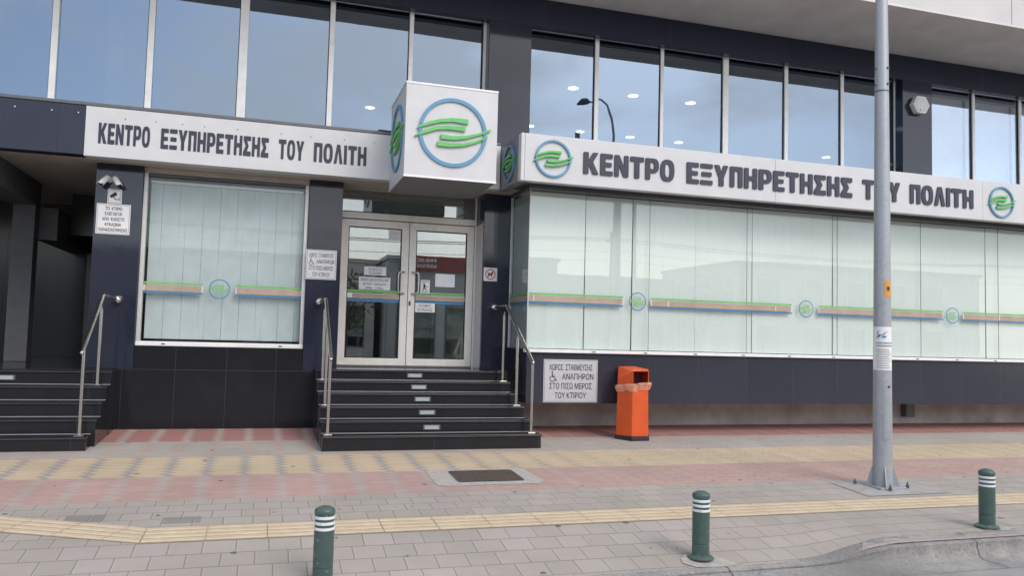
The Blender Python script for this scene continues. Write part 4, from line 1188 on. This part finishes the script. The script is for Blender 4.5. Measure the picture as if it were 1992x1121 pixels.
def arc_line(z, h, a0, a1, m='black'):
    n_ = 8; vs_ = []
    for z_ in (z, z + h):
        r = .109 + (.082 - .109) * (z_ - .5) / 4.2 + .0072
        for k in range(n_ + 1):
            a = math.radians(a0 + (a1 - a0) * k / n_); vs_.append((LX + r * math.cos(a), LY + r * math.sin(a), z_))
    MB().add(vs_, [(k, k + 1, n_ + 2 + k, n_ + 1 + k) for k in range(n_)]).build('print_line', M[m], nt_)
gl_ = mat('grey print', (.30, .31, .33), .6)
M['gprint'] = gl_
for k in range(9): arc_line(1.305 + .027 * k, .007, -170, -72 - 9 * (k % 3), 'gprint')
arc_line(1.565, .014, -168, -66, 'gprint'); arc_line(1.600, .014, -172, -64, 'gprint')
def arc_poly(pts, m):
    vs_ = []
    for (a, z_) in pts:
        r = .109 + (.082 - .109) * (z_ - .5) / 4.2 + .0074; vs_.append((LX + r * math.cos(math.radians(a)), LY + r * math.sin(math.radians(a)), z_))
    MB().add(vs_, [tuple(range(len(pts)))]).build('bird_emblem', M[m], nt_)
arc_poly([(-166, 1.66), (-150, 1.675), (-138, 1.70), (-146, 1.71), (-160, 1.70)], 'dblue'); arc_poly([(-138, 1.70), (-120, 1.725), (-95, 1.755), (-118, 1.715), (-132, 1.69)], 'blue')
arc_poly([(-164, 1.70), (-158, 1.71), (-152, 1.755), (-160, 1.74)], 'dblue'); arc_poly([(-135, 1.665), (-112, 1.67), (-105, 1.685), (-120, 1.695), (-134, 1.68)], 'blue')
# concrete pad round the pole
pad = MB()
pad.add([(6.58, 7.60, zg(6.58, 7.60) + .006), (7.75, 7.62, zg(7.75, 7.62) + .006), (7.72, 8.30, zg(7.7, 8.3) + .006), (6.62, 8.28, zg(6.6, 8.28) + .006)], [(0, 1, 2, 3)])
tag(pad.build('concrete_patch', M['concrete']), kind='structure')

# ================================================================== BOLLARDS
def bollard_mesh():
    r = .0735
    body = MB().lathe((0, 0, 0), [(.112, 0), (.112, .008), (.098, .020), (r + .003, .028), (r, .030), (r, .118), (r - .004, .121), (r - .004, .127), (r, .130), (r, .388)], 40)
    neck = MB().lathe((0, 0, 0), [(r - .003, .3881), (r - .003, .505)], 40)
    cap = MB().lathe((0, 0, 0), [(r, .5052), (r + .002, .515), (r + .001, .534), (r - .003, .541), (r - .018, .552), (r - .040, .561), (.001, .566)], 40)
    return body, neck, cap
def make_bollard(label):
    t = thing('bollard', label, 'bollard', (0, 0, 0), 'green bollards along the kerb')
    b, n_, c = bollard_mesh()
    b.build('body', M['bollard'], t, smooth=35); n_.build('neck', M['bollard'], t, smooth=35); c.build('cap', M['bollard'], t, smooth=35)
    for k in range(3):
        z = .392 + .0405 * k
        MB().lathe((0, 0, 0), [(.073, z), (.0755, z + .002), (.0755, z + .019), (.073, z + .021)], 40).build('white_band', M['band'], t, smooth=35)
    return t
b0 = make_bollard('green bollard with white bands, cut off by the bottom edge of the photo')
spots = [(.488, 6.16, 0.6), (3.63, 6.19, 2.3), (6.84, 6.28, 4.0)]
lbs = [None, 'green bollard with dark scuffs on a rough concrete patch at the lowered kerb', 'green bollard on the raised kerb near the right edge']
b0.location = (spots[0][0], spots[0][1], zg(spots[0][0], spots[0][1]) + .004); b0.rotation_euler = (0, 0, spots[0][2])
for (x_, y_, rz), lb in list(zip(spots, lbs))[1:]:
    c_ = copy_tree(b0); c_.location = (x_, y_, zg(x_, y_) + .010); c_.rotation_euler = (0, 0, rz); c_['label'] = lb
def patch(pts, name='concrete_patch', h=.007):
    m_ = MB(); m_.add([(a, b, zg(a, b) + h) for a, b in pts], [tuple(range(len(pts)))]); tag(m_.build(name, M['patch']), kind='structure')
t = NT('pale mortar'); v_ = t.obj()
t.put(t.b.inputs['Base Color'], t.mix(t.ramp(t.noise(18, 7, .65, v_), .3, .7), (.36, .34, .31), (.52, .49, .45))); t.b.inputs['Roughness'].default_value = .95
t.bump(t.noise(40, 6, .7, v_), .8, .02); M['patch'] = t.m
patch([(3.42, 6.12), (3.50, 6.03), (3.62, 6.015), (3.80, 6.01), (3.90, 6.03), (3.86, 6.12), (3.78, 6.24), (3.66, 6.30), (3.52, 6.28), (3.45, 6.20)])
patch([(6.74, 6.16), (6.98, 6.15), (7.12, 6.22), (7.0, 6.34), (6.84, 6.38), (6.74, 6.30)])

# ================================================================== MANHOLE
mh = thing('manhole_cover', 'rusty brown cast iron manhole cover in a concrete collar', 'manhole cover', (2.54, 9.16, -.07))
col_ = MB(); cp = [(1.90, 9.555), (1.88, 8.78), (1.98, 8.70), (3.05, 8.72), (3.16, 8.86), (3.10, 9.54)]
col_.add([(a, b, zg(a, b) + .004) for a, b in cp], [tuple(range(6))]); col_.build('collar', M['patch'], mh)
mc = MB(); rc = rnd([(2.15, 8.87), (2.93, 8.87), (2.93, 9.455), (2.15, 9.455)], .05, 4)
mc.add([(a, b, zg(a, b) + .009) for a, b in rc], [tuple(range(len(rc)))]); mc.build('cover', M['iron'], mh)
rm = MB()
ri = rnd([(2.165, 8.885), (2.915, 8.885), (2.915, 9.44), (2.165, 9.44)], .04, 4)
nn = len(rc)
rm.add([(a, b, zg(a, b) + .012) for a, b in rc] + [(a, b, zg(a, b) + .012) for a, b in ri], [(i, (i + 1) % nn, nn + (i + 1) % nn, nn + i) for i in range(nn)])
rm.build('rim', M['alu_dark'], mh)

# ================================================================== ACROSS THE STREET (seen in the reflections)
bm_ = mat('beige render', (.62, .58, .52), .85, 0, .12, 1); gm_ = mat('grey render', (.48, .48, .48), .85, 0, .12, 1)
rdm = mat('red fascia', (.30, .02, .03), .5); wmat = mat('white render', (.62, .61, .58), .85, 0, .1, 1)
gd = glass('far windows', (.25, .28, .3), (.9, .95, 1), .15)
def shop(name, label, x0, x1, y0, depth, h, wall, wins, fascia=None, rz=0):
    b = thing(name, label, 'building', ((x0 + x1) / 2, y0, -.2))
    MB().box(x0, x1, y0 - depth, y0, -.18, h).build('wall', wall, b, .02)
    MB().box(x0 - .12, x1 + .12, y0 - depth - .1, y0 + .12, h + .002, h + .2).build('roof_edge', wall, b, .02)
    for (a, c, z0_, z1_) in wins:
        f = MB().box(a, c, y0 + .002, y0 + .06, z0_, z1_).build('window', M['alu_dark'], b, .01)
        MB().box(a + .07, c - .07, y0 + .061, y0 + .07, z0_ + .07, z1_ - .07).build('pane', gd, f)
    if fascia:
        MB().box(fascia[0], fascia[1], y0 + .13, y0 + .35, fascia[2], fascia[3]).build('fascia', rdm, b, .02)
    return b
bA = shop('shop_building', 'low building with dark red fascia across the street, mirrored in the entrance doors', 5.9, 13.9, -14, 9, 5.4, gm_,
          [(6.4, 8.4, .3, 3.4), (8.9, 10.9, .3, 3.4), (11.4, 13.4, .3, 3.4)], (6.5, 11.6, 4.85, 5.62))
text('lettering', 'PRE-SC', M['paperw'], bA, 7.76, -13.64, 5.40, .17, 1.04, .02, .008, rot=(math.pi / 2, 0, math.pi))
text('lettering', 'ΝΗΠΙΑΓ', M['paperw'], bA, 7.74, -13.64, 5.10, .17, 1.10, .02, .008, rot=(math.pi / 2, 0, math.pi))
shop('shop_building', 'long beige low building across the street, mirrored in the left door', -22, 5.4, -15, 9, 5.2, bm_, [(-20 + 3.4 * k, -18 + 3.4 * k, .9, 3.0) for k in range(7)] + [(3.3, 4.9, .9, 3.0)])
shop('house', 'white two storey house across the street, mirrored in the wing windows', 26, 44, -17, 9, 6.2, wmat, [(27.5 + 3 * k, 29 + 3 * k, 1, 2.6) for k in range(5)] + [(27.5 + 3 * k, 29 + 3 * k, 4, 5.4) for k in range(5)])
shop('house', 'grey low house further right across the street, mirrored in the wing windows', 15.5, 25, -22, 8, 5.3, gm_, [(16.5 + 3 * k, 18 + 3 * k, 1, 2.6) for k in range(3)])
shop('house', 'white house at the far left across the street', -44, -24, -16, 9, 6.0, wmat, [(-42 + 3.2 * k, -40.4 + 3.2 * k, 1, 2.8) for k in range(6)])
# curved street lamp mirrored in the upper window
sl = thing('street_lamp', 'curved arm street lamp across the street, mirrored in the upper window', 'street lamp', (13.7, -4.9, -.2))
MB().tube([(13.8, -4.9, -.3), (13.74, -4.9, 6), (13.68, -4.9, 10.2), (13.58, -4.9, 10.9), (13.36, -4.9, 11.4), (13.05, -4.9, 11.62), (12.75, -4.9, 11.6)], [.09, .075, .055, .05, .046, .042, .04], 12).build('pole', M['galv'], sl, smooth=50)
MB().tube([(12.80, -4.9, 11.58), (12.65, -4.9, 11.62), (12.45, -4.9, 11.57), (12.22, -4.9, 11.44)], [.06, .15, .16, .04], 14).build('lamp_head', M['alu_dark'], sl, smooth=60)
# utility poles and wires
for (px_, lb) in ((-9.0, 'wooden utility pole across the street, left of the shop'), (14.4, 'wooden utility pole across the street, right of the shop')):
    up_ = thing('utility_pole', lb, 'utility pole', (px_, -8.5, -.2))
    wood = mat('weathered wood', (.16, .12, .09), .9)
    MB().tube([(px_, -8.5, -.3), (px_, -8.5, 6.3)], [.12, .085], 12).build('pole', wood, up_, smooth=50)
    MB().box(px_ - .07, px_ + .07, -9.1, -7.9, 5.9, 5.98).build('crossarm', wood, up_)
ww = thing('overhead_wires', 'bundle of overhead wires strung along the far side of the street', 'wires', (4, -8.5, 6.5))
for k, (yy, zz) in enumerate(((-9.0, 6.01), (-8.7, 6.01), (-8.2, 6.01), (-8.0, 6.01), (-8.62, 5.5), (-8.62, 5.1))):
    pts = [(-30 + 3 * i, yy, zz - .35 * (1 - ((((-30 + 3 * i + 9) % 23.4) / 11.7 - 1) ** 2))) for i in range(27)]
    MB().tube(pts, .009, 6).build('wire', M['rubber'], ww)
# two street trees
leafm = NT('leaves'); vL = leafm.obj()
leafm.put(leafm.b.inputs['Base Color'], leafm.mix(leafm.ramp(leafm.noise(1.6, 4, .6, vL), .35, .65), (.035, .065, .02), (.09, .13, .045))); leafm.b.inputs['Roughness'].default_value = .7
bark = mat('bark', (.12, .09, .07), .95, bump=.4, bscale=20)
def tree(label, x, y, h, r, seed):
    rng = random.Random(seed)
    t = thing('tree', label, 'tree', (x, y, -.2))
    tr = MB().tube([(x, y, -.25), (x + .08, y, h * .3), (x + .02, y + .05, h * .55)], [.16, .12, .06], 10)
    cl = []
    for k in range(9):
        a = rng.uniform(0, 6.28); rr = r * rng.uniform(.2, .75); z_ = h * rng.uniform(.5, .92)
        e = (x + rr * math.cos(a), y + rr * math.sin(a), z_); cl.append(e)
        tr.tube([(x + .05, y, h * .32), ((x + e[0]) / 2, (y + e[1]) / 2, (h * .32 + z_) / 2 + .2), e], [.06, .035, .012], 6)
    tr.build('trunk', bark, t, smooth=60)
    c = MB()
    for (ex, ey, ez) in cl:
        for _ in range(190):
            d_ = Vector((rng.gauss(0, 1), rng.gauss(0, 1), rng.gauss(0, .8))); d_ = d_.normalized() * r * .42 * rng.random() ** .45
            p0 = Vector((ex, ey, ez)) + d_
            u = Vector((rng.uniform(-1, 1), rng.uniform(-1, 1), rng.uniform(-.6, .6))).normalized() * rng.uniform(.06, .11)
            q = u.cross(Vector((rng.uniform(-1, 1), rng.uniform(-1, 1), rng.uniform(-1, 1)))).normalized() * .04
            c.add([p0 - u, p0 + q, p0 + u, p0 - q], [(0, 1, 2, 3)])
    c.build('crown', leafm.m, t)
tree('leafy street tree across the street in front of the beige building', 3.4, -10.2, 4.6, 1.7, 1)
tree('leafy street tree across the street at the left of the beige building', -12.5, -11, 5.2, 2.0, 2)
tree('leafy street tree across the street by the grey house', 20.5, -11.5, 5.0, 1.8, 3)
